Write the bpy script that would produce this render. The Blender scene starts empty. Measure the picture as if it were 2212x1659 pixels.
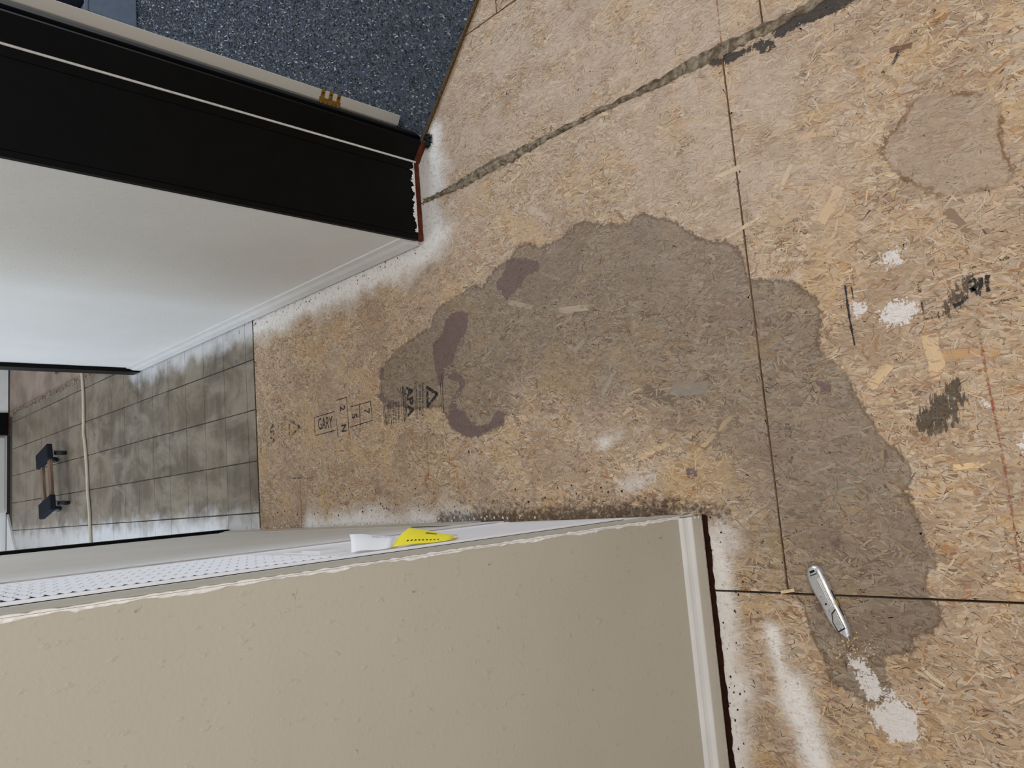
import bpy, bmesh, math, random
import numpy as np
from mathutils import Vector, Matrix

# ------------------------------------------------------------------ camera
scn = bpy.context.scene
CAM_H = 1.57
FPX = 1693.78
PX, PY = 1106.0, 829.5
R = np.array([[-0.0803, -0.6931, -0.7163], [-0.9882, 0.1494, -0.0339], [0.1305, 0.7052, -0.6969]])
camd = bpy.data.cameras.new('camera')
camd.sensor_fit = 'HORIZONTAL'
camd.sensor_width = 36.0
camd.lens = 36.0 * FPX / 2212.0
camd.clip_start = 0.02
cam = bpy.data.objects.new('camera', camd)
scn.collection.objects.link(cam)
_r, _u, _b = R[0], -R[1], -R[2]
_m = Matrix(((_r[0], _u[0], _b[0]), (_r[1], _u[1], _b[1]), (_r[2], _u[2], _b[2])))
cam.matrix_world = Matrix.Translation((0, 0, CAM_H)) @ _m.to_quaternion().to_matrix().to_4x4()
scn.camera = cam

# ------------------------------------------------------------------ world, lights, exposure
scn.view_settings.view_transform = 'Standard'
scn.view_settings.look = 'None'
scn.view_settings.gamma = 1.0
scn.view_settings.use_curve_mapping = False
scn.view_settings.exposure = -0.12
w = bpy.data.worlds.new('world')
scn.world = w
w.use_nodes = True
bg = w.node_tree.nodes['Background']
bg.inputs['Color'].default_value = (0.95, 0.97, 1.0, 1)
bg.inputs['Strength'].default_value = 0.62


def area(name, loc, target, sx, sy, power, col):
    d = bpy.data.lights.new(name, 'AREA')
    d.shape = 'RECTANGLE'
    d.size = sx
    d.size_y = sy
    d.energy = power
    d.color = col
    o = bpy.data.objects.new(name, d)
    scn.collection.objects.link(o)
    o.location = loc
    o.rotation_euler = (Vector(target) - Vector(loc)).to_track_quat('-Z', 'Y').to_euler()
    return o


area('ceiling_lamp', (0.1, -0.7, 2.35), (0.35, 0.4, 0.0), 0.9, 0.9, 28, (1.0, 0.90, 0.78))
area('hall_fill', (0.36, 3.0, 2.4), (0.36, 2.9, 0.0), 0.5, 0.5, 7.0, (0.95, 0.98, 1.0))  # added fill that brightens the hall walls, no known fixture here
area('window_daylight_living', (-2.6, 5.6, 1.5), (0.3, 5.2, 0.2), 1.6, 1.4, 95, (0.70, 0.83, 1.0))
area('window_daylight_bedroom', (3.9, 2.2, 1.6), (1.7, 2.4, 0.0), 1.2, 1.2, 62, (0.74, 0.86, 1.0))

# ------------------------------------------------------------------ helpers
rng = np.random.default_rng(7)
random.seed(7)
COL = scn.collection


def fl(u, v, z=0.0):
    """point of the floor plane (height z) seen at photo pixel u, v"""
    d = R.T @ np.array([(u - PX) / FPX, (v - PY) / FPX, 1.0])
    t = (z - CAM_H) / d[2]
    return (d[0] * t, d[1] * t)


def s2l(c):
    return tuple((x / 255 / 12.92) if x / 255 <= 0.04045 else ((x / 255 + 0.055) / 1.055) ** 2.4 for x in c)


def link(o, parent=None):
    COL.objects.link(o)
    if parent is not None:
        o.parent = parent
    return o


def mesh_obj(name, verts, faces, mat=None, parent=None, smooth=False):
    me = bpy.data.meshes.new(name)
    me.from_pydata([tuple(map(float, v)) for v in verts], [], [tuple(f) for f in faces])
    me.validate()
    me.update()
    if smooth:
        for p in me.polygons:
            p.use_smooth = True
    o = bpy.data.objects.new(name, me)
    if mat:
        me.materials.append(mat)
    return link(o, parent)


def bm_obj(name, bm, mat=None, parent=None, smooth=False):
    me = bpy.data.meshes.new(name)
    bm.normal_update()
    bm.to_mesh(me)
    bm.free()
    if smooth:
        for p in me.polygons:
            p.use_smooth = True
    o = bpy.data.objects.new(name, me)
    if mat:
        me.materials.append(mat)
    return link(o, parent)


def add_box(bm, lo, hi, mtx=None):
    vs = [bm.verts.new((x, y, z)) for x in (lo[0], hi[0]) for y in (lo[1], hi[1]) for z in (lo[2], hi[2])]
    if mtx is not None:
        for v in vs:
            v.co = mtx @ v.co
    for f in ((0, 1, 3, 2), (4, 6, 7, 5), (0, 4, 5, 1), (2, 3, 7, 6), (0, 2, 6, 4), (1, 5, 7, 3)):
        bm.faces.new([vs[i] for i in f])
    return vs


def box(name, lo, hi, mat, parent=None, bevel=0.0, seg=2, mtx=None):
    bm = bmesh.new()
    add_box(bm, lo, hi, mtx)
    if bevel > 0:
        bmesh.ops.bevel(bm, geom=bm.edges[:], offset=bevel, segments=seg, affect='EDGES', profile=0.5)
    return bm_obj(name, bm, mat, parent)


def prism(name, poly, z0, z1, mat, parent=None, bevel=0.0):
    bm = bmesh.new()
    a = [bm.verts.new((p[0], p[1], z0)) for p in poly]
    b = [bm.verts.new((p[0], p[1], z1)) for p in poly]
    n = len(poly)
    bm.faces.new(a[::-1])
    bm.faces.new(b)
    for i in range(n):
        bm.faces.new((a[i], a[(i + 1) % n], b[(i + 1) % n], b[i]))
    bmesh.ops.recalc_face_normals(bm, faces=bm.faces[:])
    if bevel:
        bmesh.ops.bevel(bm, geom=bm.edges[:], offset=bevel, segments=2, affect='EDGES', profile=0.5)
    return bm_obj(name, bm, mat, parent)


def tube(name, pts, r, mat, parent=None, n=8, closed=False):
    pts = [Vector(p) for p in pts]
    vs, fs = [], []
    for i, p in enumerate(pts):
        t = (pts[min(i + 1, len(pts) - 1)] - pts[max(i - 1, 0)]).normalized()
        up = Vector((0, 0, 1)) if abs(t.z) < 0.9 else Vector((1, 0, 0))
        a = t.cross(up).normalized()
        b = t.cross(a).normalized()
        for k in range(n):
            an = 2 * math.pi * k / n
            vs.append(p + a * (r * math.cos(an)) + b * (r * math.sin(an)))
    for i in range(len(pts) - 1):
        for k in range(n):
            fs.append((i * n + k, i * n + (k + 1) % n, (i + 1) * n + (k + 1) % n, (i + 1) * n + k))
    fs.append(tuple(range(n)))
    fs.append(tuple(range((len(pts) - 1) * n, len(pts) * n))[::-1])
    return mesh_obj(name, vs, fs, mat, parent, smooth=True)


def lathe(bm, prof, n, mtx):
    """prof: list of (r, h) about local z"""
    rings = []
    for r, h in prof:
        rings.append([bm.verts.new(mtx @ Vector((r * math.cos(2 * math.pi * k / n), r * math.sin(2 * math.pi * k / n), h))) for k in range(n)])
    for a, b in zip(rings, rings[1:]):
        for k in range(n):
            bm.faces.new((a[k], a[(k + 1) % n], b[(k + 1) % n], b[k]))
    bm.faces.new(rings[0][::-1])
    bm.faces.new(rings[-1])


def empty(name, loc=(0, 0, 0), rz=0.0):
    o = bpy.data.objects.new(name, None)
    o.empty_display_size = 0.05
    link(o)
    o.location = loc
    o.rotation_euler = (0, 0, rz)
    return o


def tag(o, label, cat, group=None):
    o['label'] = label
    o['category'] = cat
    if group:
        o['group'] = group
    return o


def struct(o, label=None, cat=None):
    o['kind'] = 'structure'
    if label:
        o['label'] = label
    if cat:
        o['category'] = cat
    return o


# ------------------------------------------------------------------ node helper
class NT:
    def __init__(self, name, rough=0.6, spec=0.5):
        self.m = bpy.data.materials.new(name)
        self.m.use_nodes = True
        self.t = self.m.node_tree
        self.b = self.t.nodes['Principled BSDF']
        self.b.inputs['Roughness'].default_value = rough
        self.b.inputs['Specular IOR Level'].default_value = spec

    def n(self, typ, **kw):
        x = self.t.nodes.new(typ)
        for k, v in kw.items():
            setattr(x, k, v)
        return x

    def set(self, sock, v):
        if isinstance(v, bpy.types.NodeSocket):
            self.t.links.new(v, sock)
        elif isinstance(v, (tuple, list)) and len(v) == 3 and sock.type == 'RGBA':
            sock.default_value = (*v, 1)
        else:
            sock.default_value = v

    def math(self, op, a, b=0.0, c=None, clamp=False):
        x = self.n('ShaderNodeMath', operation=op, use_clamp=clamp)
        self.set(x.inputs[0], a)
        self.set(x.inputs[1], b)
        if c is not None:
            self.set(x.inputs[2], c)
        return x.outputs[0]

    def mix(self, f, a, b, mode='MIX'):
        x = self.n('ShaderNodeMix', data_type='RGBA', blend_type=mode)
        self.set(x.inputs[0], f)
        self.set(x.inputs[6], a)
        self.set(x.inputs[7], b)
        return x.outputs[2]

    def ss(self, v, lo, hi):
        x = self.n('ShaderNodeMapRange', interpolation_type='SMOOTHSTEP')
        self.set(x.inputs[0], v)
        x.inputs[1].default_value = lo
        x.inputs[2].default_value = hi
        return x.outputs[0]

    def attr(self, name, out='Fac'):
        x = self.n('ShaderNodeAttribute', attribute_name=name)
        return x.outputs[out]

    def pos(self):
        return self.n('ShaderNodeNewGeometry').outputs['Position']

    def obj(self):
        return self.n('ShaderNodeTexCoord').outputs['Object']

    def noise(self, vec, scale, detail=3.0, rough=0.55, dist=0.0, out='Fac', sc=None):
        if sc is not None:
            mp = self.n('ShaderNodeMapping')
            self.set(mp.inputs[0], vec)
            mp.inputs['Scale'].default_value = sc
            vec = mp.outputs[0]
        x = self.n('ShaderNodeTexNoise')
        self.set(x.inputs['Vector'], vec)
        x.inputs['Scale'].default_value = scale
        x.inputs['Detail'].default_value = detail
        x.inputs['Roughness'].default_value = rough
        x.inputs['Distortion'].default_value = dist
        return x.outputs[out]

    def bump(self, h, strength, dist=0.01):
        x = self.n('ShaderNodeBump')
        x.inputs['Strength'].default_value = strength
        x.inputs['Distance'].default_value = dist
        self.set(x.inputs['Height'], h)
        self.set(self.b.inputs['Normal'], x.outputs[0])

    def color(self, c):
        self.set(self.b.inputs['Base Color'], c)
        return self.m


def plain(name, rgb, rough=0.6, spec=0.5, metal=0.0, var=0.06, scale=30.0, bump=0.0, bscale=200.0):
    k = NT(name, rough, spec)
    k.b.inputs['Metallic'].default_value = metal
    c = s2l(rgb)
    nz = k.noise(k.obj(), scale, 4.0)
    lo = tuple(x * (1 - var) for x in c)
    hi = tuple(min(1, x * (1 + var)) for x in c)
    k.color(k.mix(k.ss(nz, 0.3, 0.7), lo, hi))
    if bump:
        k.bump(k.noise(k.obj(), bscale, 4.0), bump, 0.002)
    return k.m


# wall paint with orange-peel roller texture
def wall_paint(name, rgb, streak=False):
    k = NT(name, 0.55, 0.35)
    p = k.pos()
    c = s2l(rgb)
    nz = k.noise(p, 3.0, 3.0)
    col = k.mix(k.ss(nz, 0.3, 0.75), tuple(x * 0.97 for x in c), tuple(x * 1.03 for x in c))
    k.color(col)
    h1 = k.noise(p, 140.0, 2.0, 0.5)
    h2 = k.noise(p, 95.0, 3.0, 0.5, 0.0, 'Fac', (1.0, 1.0, 0.4))
    h = k.math('ADD', k.math('MULTIPLY', h1, 0.35), k.ss(h2, 0.60, 0.78))
    k.bump(h, 0.42, 0.003)
    return k.m


M = {}
M['tan'] = wall_paint('paint_tan', (181, 174, 159))
M['greige'] = wall_paint('paint_greige', (222, 221, 217))
M['white_plaster'] = plain('plaster_white', (228, 226, 222), 0.8, 0.2, var=0.08, scale=60, bump=0.5, bscale=300)
M['baseboard'] = plain('baseboard_paint', (188, 180, 166), 0.35, 0.5, var=0.03, scale=8)
M['baseboard_white'] = plain('baseboard_white', (214, 213, 210), 0.35, 0.5, var=0.04, scale=10)
M['black'] = plain('paint_black', (6, 6, 6), 0.45, 0.12, var=0.25, scale=18, bump=0.06, bscale=70)
M['black_dull'] = plain('black_dull', (10, 10, 11), 0.6, 0.3, var=0.2)
M['redwood'] = plain('raw_red_fibreboard', (88, 42, 26), 0.8, 0.2, var=0.35, scale=45)
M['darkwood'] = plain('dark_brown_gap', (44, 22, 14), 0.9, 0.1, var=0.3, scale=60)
M['white_metal'] = plain('furnace_white_enamel', (238, 238, 242), 0.38, 0.5, var=0.02, scale=6)
M['white_trim'] = plain('trim_white', (222, 221, 222), 0.4, 0.5, var=0.03, scale=12)
M['gap'] = plain('gap_dark', (28, 20, 18), 0.95, 0.1, var=0.5, scale=90)
M['door'] = plain('door_paint', (196, 192, 184), 0.4, 0.4, var=0.02, scale=5)
M['door_grey'] = plain('door_face_grey', (120, 116, 108), 0.45, 0.4, var=0.05)
M['brass'] = plain('hinge_brass', (146, 112, 48), 0.42, 0.5, 0.75, var=0.3, scale=120)
M['caulk'] = plain('caulk_white', (205, 203, 198), 0.6, 0.4, var=0.08, scale=80)
M['ink'] = None
M['paper'] = plain('paper_white', (240, 241, 246), 0.7, 0.2, var=0.01)
M['paper_yellow'] = plain('paper_yellow', (250, 236, 62), 0.6, 0.25, var=0.01)
M['print_grey'] = plain('print_grey', (196, 198, 206), 0.7, 0.2)
M['print_dark'] = plain('print_dark', (70, 64, 30), 0.7, 0.2)
M['cord'] = plain('cord_beige', (196, 188, 168), 0.5, 0.4)
M['rubber'] = plain('rubber_black', (22, 24, 27), 0.6, 0.4, var=0.2)
M['pad'] = plain('pad_carpet_black', (34, 37, 43), 0.95, 0.1, var=0.25, scale=300, bump=0.6, bscale=500)
M['zinc'] = plain('caster_zinc', (176, 180, 184), 0.35, 0.5, 0.85)
M['grey_wheel'] = plain('caster_grey', (92, 96, 102), 0.5, 0.4)
M['box_grey'] = plain('box_grey', (96, 104, 116), 0.6, 0.3)
M['cloth_blue'] = plain('cloth_blue', (150, 172, 208), 0.85, 0.1, bump=0.3, bscale=80)
M['cloth_black'] = plain('cloth_black', (18, 20, 28), 0.9, 0.1, bump=0.3, bscale=80)
M['splinter'] = plain('splinter_pine', (214, 190, 148), 0.7, 0.2, var=0.12, scale=80)

# ---- oriented strand board: flakes carry colour, grain and stain distances
def osb_material(name, base=False):
    k = NT(name, 0.72, 0.25)
    p = k.pos()
    if base:
        c = k.mix(k.ss(k.noise(p, 60, 4), 0.3, 0.7), s2l((120, 92, 66)), s2l((168, 138, 106)))
    else:
        c = k.attr('fcol', 'Color')
        g = k.noise(k.attr('fuv', 'Vector'), 1.0, 3.0, 0.6)
        c = k.mix(1.0, c, k.mix(k.ss(g, 0.25, 0.75), (0.86, 0.84, 0.81), (1.08, 1.08, 1.08)), 'MULTIPLY')
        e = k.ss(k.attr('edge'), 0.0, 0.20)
        c = k.mix(k.math('MULTIPLY', k.math('SUBTRACT', 1.0, e), 0.62), c, s2l((104, 78, 58)))  # darkens flake borders: crevice shade painted into the colour
    n1 = k.noise(p, 9.0, 4.0, 0.6)
    n2 = k.noise(p, 70.0, 4.0, 0.65)
    n3 = k.noise(p, 240.0, 2.0, 0.6)
    nlow = k.noise(p, 2.2, 2.0, 0.5)
    # weathered greyer and yellower zones of the boards
    c = k.mix(k.math('MULTIPLY', k.ss(nlow, 0.42, 0.68), 0.30), c, s2l((182, 162, 146)))
    npat = k.noise(p, 5.5, 3.0, 0.55, 0.8)
    c = k.mix(k.math('MULTIPLY', k.ss(npat, 0.50, 0.66), 0.42), c, s2l((148, 122, 100)))
    c = k.mix(k.math('MULTIPLY', k.math('SUBTRACT', 1.0, k.ss(npat, 0.34, 0.46)), 0.30), c, s2l((200, 164, 112)))
    # paler, greyer zone towards the second seam
    c = k.mix(k.math('MULTIPLY', k.attr('pale'), k.ss(n1, 0.30, 0.62)), c, s2l((196, 176, 158)))
    jit = k.math('ADD', k.math('MULTIPLY', k.math('SUBTRACT', n1, 0.5), 0.026), k.math('MULTIPLY', k.math('SUBTRACT', n2, 0.5), 0.034))
    # large glue stain
    sd = k.math('ADD', k.attr('sd_dark'), jit)
    md = k.math('SUBTRACT', 1.0, k.ss(sd, -0.004, 0.004))
    md = k.math('MULTIPLY', md, k.math('SUBTRACT', 1.0, k.attr('fade')))
    st = k.mix(1.0, k.mix(0.26, c, s2l((164, 152, 138))), (0.60, 0.61, 0.62), 'MULTIPLY')
    c = k.mix(k.math('MULTIPLY', md, 0.92), c, st)
    rim = k.math('MULTIPLY', k.math('SUBTRACT', 1.0, k.ss(k.math('ABSOLUTE', k.math('ADD', sd, 0.004)), 0.0, 0.007)), k.ss(n1, 0.34, 0.54))
    rim = k.math('MULTIPLY', rim, k.math('SUBTRACT', 1.0, k.attr('fade')))
    c = k.mix(k.math('MULTIPLY', rim, 0.58), c, s2l((96, 74, 56)))
    # second ring stain
    sr = k.math('ADD', k.attr('sd_ring'), jit)
    mr = k.math('SUBTRACT', 1.0, k.ss(sr, -0.003, 0.003))
    c = k.mix(k.math('MULTIPLY', mr, 0.62), c, s2l((166, 146, 128)))
    rr = k.math('MULTIPLY', k.math('SUBTRACT', 1.0, k.ss(k.math('ABSOLUTE', sr), 0.001, 0.0065)), k.ss(n1, 0.36, 0.55))
    c = k.mix(k.math('MULTIPLY', rr, 0.75), c, s2l((112, 80, 50)))
    # purple brown adhesive
    sp = k.math('ADD', k.attr('sd_purple'), k.math('MULTIPLY', k.math('SUBTRACT', n2, 0.5), 0.030))
    mp = k.math('SUBTRACT', 1.0, k.ss(sp, 0.0020, 0.0050))
    c = k.mix(k.math('MULTIPLY', mp, 0.94), c, k.mix(n3, s2l((104, 84, 80)), s2l((124, 104, 98))))
    # grey line of old filler dust, overspray, white plaster spots, tar
    ov = k.ss(k.math('ADD', k.math('MULTIPLY', k.attr('spray'), 1.25), k.math('MULTIPLY', k.math('SUBTRACT', n1, 0.55), 0.95)), 0.10, 0.80)
    ov = k.math('MULTIPLY', ov, k.ss(n2, 0.22, 0.48))
    c = k.mix(k.math('MULTIPLY', ov, 0.9), c, s2l((238, 235, 231)))
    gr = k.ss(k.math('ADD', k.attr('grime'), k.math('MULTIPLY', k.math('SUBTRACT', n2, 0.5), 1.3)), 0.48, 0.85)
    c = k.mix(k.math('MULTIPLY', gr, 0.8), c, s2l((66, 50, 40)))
    sw = k.math('ADD', k.attr('sd_white'), k.math('ADD', k.math('MULTIPLY', k.math('SUBTRACT', n2, 0.5), 0.060), k.math('MULTIPLY', k.math('SUBTRACT', n3, 0.5), 0.030)))
    mw = k.math('SUBTRACT', 1.0, k.ss(sw, -0.0015, 0.0015))
    c = k.mix(k.math('MULTIPLY', mw, 0.9), c, k.mix(n3, s2l((206, 198, 192)), s2l((236, 232, 230))))
    stt = k.math('ADD', k.attr('sd_tar'), k.math('ADD', k.math('MULTIPLY', k.math('SUBTRACT', n2, 0.5), 0.022), k.math('MULTIPLY', k.math('SUBTRACT', n3, 0.5), 0.008)))
    mt = k.math('SUBTRACT', 1.0, k.ss(stt, -0.001, 0.002))
    c = k.mix(k.math('MULTIPLY', mt, 0.92), c, s2l((52, 48, 47)))
    ss2 = k.math('ADD', k.attr('sd_scuff'), k.math('MULTIPLY', k.math('SUBTRACT', k.noise(p, 60, 4, 0.7, 0.0, 'Fac', (0.5, 1.6, 1)), 0.52), 0.09))
    ms = k.math('SUBTRACT', 1.0, k.ss(ss2, -0.004, 0.006))
    c = k.mix(k.math('MULTIPLY', ms, 0.82), c, s2l((62, 54, 46)))
    k.color(k.mix(1.0, c, (1.0, 1.0, 1.0), 'MULTIPLY'))
    k.bump(k.math('ADD', n3, k.math('MULTIPLY', n2, 0.6)), 0.18, 0.003)
    return k.m


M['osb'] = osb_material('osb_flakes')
M['osb_core'] = osb_material('osb_core', True)

# ink print, worn
def ink_material(name, rgb, lo=0.30, hi=0.55, scale=420.0):
    k = NT(name, 0.7, 0.2)
    k.color(s2l(rgb))
    tr = k.n('ShaderNodeBsdfTransparent')
    mx = k.n('ShaderNodeMixShader')
    nz = k.math('ADD', k.math('MULTIPLY', k.noise(k.pos(), scale, 3, 0.7), 0.6), k.math('MULTIPLY', k.noise(k.pos(), 60, 3, 0.6), 0.4))
    f = k.ss(nz, lo, hi)
    k.t.links.new(f, mx.inputs[0])
    k.t.links.new(tr.outputs[0], mx.inputs[1])
    k.t.links.new(k.b.outputs[0], mx.inputs[2])
    k.t.links.new(mx.outputs[0], k.t.nodes['Material Output'].inputs[0])
    return k.m


M['ink'] = ink_material('stamp_ink', (44, 44, 46), 0.36, 0.52)
M['ink_worn'] = ink_material('stamp_ink_worn', (60, 56, 52), 0.46, 0.60)
M['ink_green'] = ink_material('crayon_green', (64, 92, 80), 0.48, 0.62)
M['chalk_red'] = ink_material('chalk_red', (158, 92, 66), 0.42, 0.62, 300)

# vinyl tile
def tile_material():
    k = NT('vinyl_tile', 0.5, 0.35)
    p = k.pos()
    oi = k.n('ShaderNodeObjectInfo').outputs['Random']
    a = k.noise(p, 7.0, 5.0, 0.62, 0.6, 'Fac', (1.0, 0.55, 1.0))
    b = k.noise(p, 30.0, 4.0, 0.6)
    c = k.mix(k.ss(a, 0.36, 0.66), s2l((92, 82, 68)), s2l((142, 132, 116)))
    st_ = k.noise(p, 14.0, 4.0, 0.6, 0.3, 'Fac', (0.22, 1.0, 1.0))
    c = k.mix(k.math('MULTIPLY', k.ss(st_, 0.42, 0.68), 0.24), c, s2l((158, 150, 138)))
    c = k.mix(k.math('MULTIPLY', k.ss(b, 0.45, 0.75), 0.35), c, s2l((92, 84, 72)))
    c = k.mix(k.math('MULTIPLY', oi, 0.30), c, s2l((122, 108, 84)))
    sx = k.n('ShaderNodeSeparateXYZ')
    k.set(sx.inputs[0], p)
    x, y = sx.outputs[0], sx.outputs[1]
    n1 = k.noise(p, 7.0, 4.0, 0.6)
    # paint overspray band along the hall walls
    dl = k.math('ABSOLUTE', k.math('ADD', x, 0.11))
    dr = k.math('ADD', k.math('ABSOLUTE', k.math('SUBTRACT', x, 0.835)), k.math('MULTIPLY', k.ss(y, 4.62, 4.85), 0.3))
    d = k.math('MINIMUM', dl, dr)
    d = k.math('ADD', d, k.math('MULTIPLY', k.math('SUBTRACT', n1, 0.5), 0.22))
    ov = k.math('SUBTRACT', 1.0, k.ss(d, 0.015, 0.145))
    c = k.mix(k.math('MULTIPLY', ov, 0.85), c, s2l((218, 219, 221)))
    # scuffed far end
    fy = k.ss(k.math('ADD', y, k.math('MULTIPLY', n1, 1.2)), 5.0, 7.4)
    c = k.mix(k.math('MULTIPLY', fy, 0.35), c, s2l((150, 134, 118)))
    dk = k.ss(k.noise(p, 16, 3, 0.6), 0.66, 0.74)
    c = k.mix(k.math('MULTIPLY', dk, 0.5), c, s2l((66, 60, 52)))
    k.color(c)
    k.bump(b, 0.08, 0.003)
    return k.m


M['tile'] = tile_material()
M['grout'] = plain('tile_joint', (70, 68, 64), 0.8, 0.2, var=0.15, scale=30)
M['subfloor'] = plain('subfloor_dark', (58, 44, 34), 0.9, 0.1, var=0.2)
M['particle'] = plain('particle_board_worn', (152, 134, 122), 0.8, 0.2, var=0.25, scale=4)
def filler_material():
    k = NT('seam_filler', 0.85, 0.2)
    p = k.pos()
    a = k.noise(p, 40, 5, 0.65, 0.5)
    b = k.noise(p, 180, 3, 0.6)
    c = k.mix(k.ss(a, 0.35, 0.68), s2l((88, 74, 58)), s2l((156, 142, 122)))
    c = k.mix(k.math('MULTIPLY', k.ss(b, 0.55, 0.75), 0.6), c, s2l((70, 58, 46)))
    k.color(c)
    k.bump(k.math('ADD', a, k.math('MULTIPLY', b, 0.5)), 0.7, 0.004)
    return k.m
M['filler'] = filler_material()
def carpet_material():
    k = NT('carpet_pile', 0.95, 0.1)
    k.color(k.attr('fcol', 'Color'))
    return k.m
M['carpet'] = carpet_material()
M['carpet_base'] = plain('carpet_backing', (66, 72, 82), 0.95, 0.1, var=0.5, scale=220)
M['carpet_edge'] = plain('carpet_cut_edge', (92, 74, 50), 0.95, 0.1, var=0.5, scale=200)

# ------------------------------------------------------------------ stains: polygons in photo pixels laid on the floor plane
PXP = dict(
    dark=[[(822, 824), (826, 794), (855, 758), (900, 723), (917, 713), (933, 710), (935, 687), (949, 661), (988, 641), (1024, 612), (1040, 622), (1057, 599), (1073, 576), (1099, 563), (1109, 540), (1118, 531), (1145, 522), (1164, 534), (1193, 524), (1213, 514), (1226, 498), (1245, 483), (1268, 475), (1285, 483), (1314, 482), (1340, 485), (1363, 483), (1369, 469), (1385, 459), (1402, 462), (1425, 469), (1464, 479), (1490, 500), (1530, 520), (1570, 518), (1605, 545), (1620, 598), (1650, 602), (1690, 605), (1735, 615), (1762, 640), (1775, 670), (1778, 690), (1770, 730), (1775, 765), (1800, 780), (1830, 815), (1850, 850), (1868, 868), (1875, 890), (1895, 915), (1900, 950), (1935, 965), (1955, 990), (1968, 1010), (1972, 1040), (1960, 1060), (1975, 1090), (1995, 1150), (1998, 1180), (2020, 1200), (2026, 1220), (2005, 1240), (2000, 1260), (2010, 1295), (2030, 1310), (2037, 1330), (2020, 1360), (2000, 1375), (1980, 1360), (1975, 1410), (1955, 1415), (1915, 1420), (1910, 1465), (1925, 1480), (1922, 1510), (1900, 1522), (1870, 1520), (1845, 1505), (1820, 1490), (1790, 1470), (1780, 1420), (1755, 1385), (1745, 1340), (1725, 1300), (1705, 1280), (1600, 1262), (1560, 1180), (1545, 1080), (1500, 1015), (1420, 975), (1360, 945), (1250, 930), (1140, 895), (1088, 900), (1075, 925), (1040, 940), (1000, 942), (975, 925), (960, 890), (955, 880), (900, 885), (860, 880), (835, 870), (822, 850)]],
    purple=[[(1109, 560), (1151, 563), (1167, 573), (1161, 586), (1135, 592), (1125, 615), (1109, 631), (1092, 648), (1088, 628), (1070, 618), (1092, 589), (1099, 563)],
            [(965, 690), (988, 674), (1011, 677), (1008, 713), (988, 742), (975, 784), (956, 794), (957, 823), (951, 835), (946, 817), (939, 784), (936, 745), (956, 723)],
            [(962, 807), (988, 807), (1005, 823), (998, 846), (978, 866), (988, 885), (1008, 895), (1017, 918), (1040, 923), (1060, 915), (1073, 889), (1091, 895), (1086, 915), (1063, 925), (1037, 941), (1014, 941), (991, 934), (969, 911), (972, 876), (991, 843), (995, 827), (975, 817)],
            [(822, 846), (835, 866), (858, 869), (845, 882), (829, 872), (819, 856)],
            [(820, 795), (830, 798), (828, 815), (822, 826)],
            [(1757, 1268), (1772, 1300), (1782, 1322), (1768, 1318), (1757, 1298)],
            [(1486, 1016), (1500, 1012), (1504, 1028), (1490, 1032)],
            [(1826, 1398), (1848, 1396), (1838, 1410)], [(1795, 1172), (1818, 1162), (1812, 1178), (1800, 1180)],
            [(1765, 825), (1785, 826), (1793, 838), (1786, 850), (1775, 838)]],
    ring=[[(1986, 212), (1963, 228), (1957, 252), (1933, 281), (1910, 308), (1900, 328), (1917, 348), (1933, 367), (1957, 387), (1977, 397), (1996, 407), (2023, 420), (2090, 412), (2150, 405), (2188, 387), (2182, 348), (2168, 314), (2159, 288), (2168, 258), (2155, 232), (2135, 199), (2109, 205), (2059, 200), (2026, 204)]],
    white=[[(1908, 548), (1930, 540), (1952, 540), (1944, 565), (1922, 578), (1906, 570)],
           [(1848, 648), (1866, 655), (1870, 672), (1858, 690), (1840, 682), (1838, 664)],
           [(1902, 660), (1920, 650), (1955, 652), (1985, 660), (1975, 680), (1955, 700), (1920, 704), (1902, 690)],
           [(1932, 1500), (1952, 1512), (1980, 1535), (1984, 1560), (1990, 1595), (1955, 1605), (1925, 1600), (1905, 1575), (1882, 1560), (1876, 1530), (1910, 1528)],
           [(1838, 1420), (1865, 1425), (1880, 1450), (1900, 1480), (1918, 1490), (1900, 1512), (1880, 1518), (1862, 1490), (1850, 1455), (1836, 1440)],
           [(1675, 560), (1686, 560), (1686, 569), (1676, 569)], [(2122, 866), (2134, 866), (2132, 876), (2124, 876)],
           [(2203, 950), (2230, 940), (2230, 980), (2208, 975)], [(1740, 160), (1746, 160), (1745, 172), (1741, 172)], [(1870, 217), (1878, 217), (1878, 224), (1872, 224)]],
    tar=[[(1662, 53), (1685, 40), (1728, 20), (1778, 0), (1800, -25), (1880, -25), (1847, 0), (1798, 30), (1735, 55), (1708, 66), (1692, 83), (1672, 79)],
         [(1642, 86), (1672, 89), (1682, 103), (1659, 113), (1642, 117), (1636, 103), (1602, 122), (1569, 139), (1536, 144), (1528, 122), (1559, 116), (1612, 106)]],
    scuff=[[(2058, 822), (2083, 830), (2077, 880), (2048, 915), (2012, 942), (1986, 925), (1984, 900), (2008, 872)],
           [(2072, 612), (2098, 600), (2105, 622), (2085, 645), (2060, 655), (2040, 690), (2036, 680), (2058, 640)]],
)
POLY = {k: [np.array([fl(u, v) for u, v in p]) for p in L] for k, L in PXP.items()}


def poly_sdf(P, poly):
    A = poly
    B = np.roll(poly, -1, axis=0)
    d = np.full(len(P), 1e9)
    inside = np.zeros(len(P), bool)
    for a, b in zip(A, B):
        e = b - a
        v = P - a
        t = np.clip((v @ e) / (e @ e + 1e-12), 0, 1)
        q = v - t[:, None] * e
        d = np.minimum(d, (q ** 2).sum(1))
        c = (a[1] > P[:, 1]) != (b[1] > P[:, 1])
        xi = a[0] + (P[:, 1] - a[1]) * (b[0] - a[0]) / (b[1] - a[1] + 1e-12)
        inside ^= c & (P[:, 0] < xi)
    d = np.sqrt(d)
    return np.where(inside, -d, d)


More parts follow.
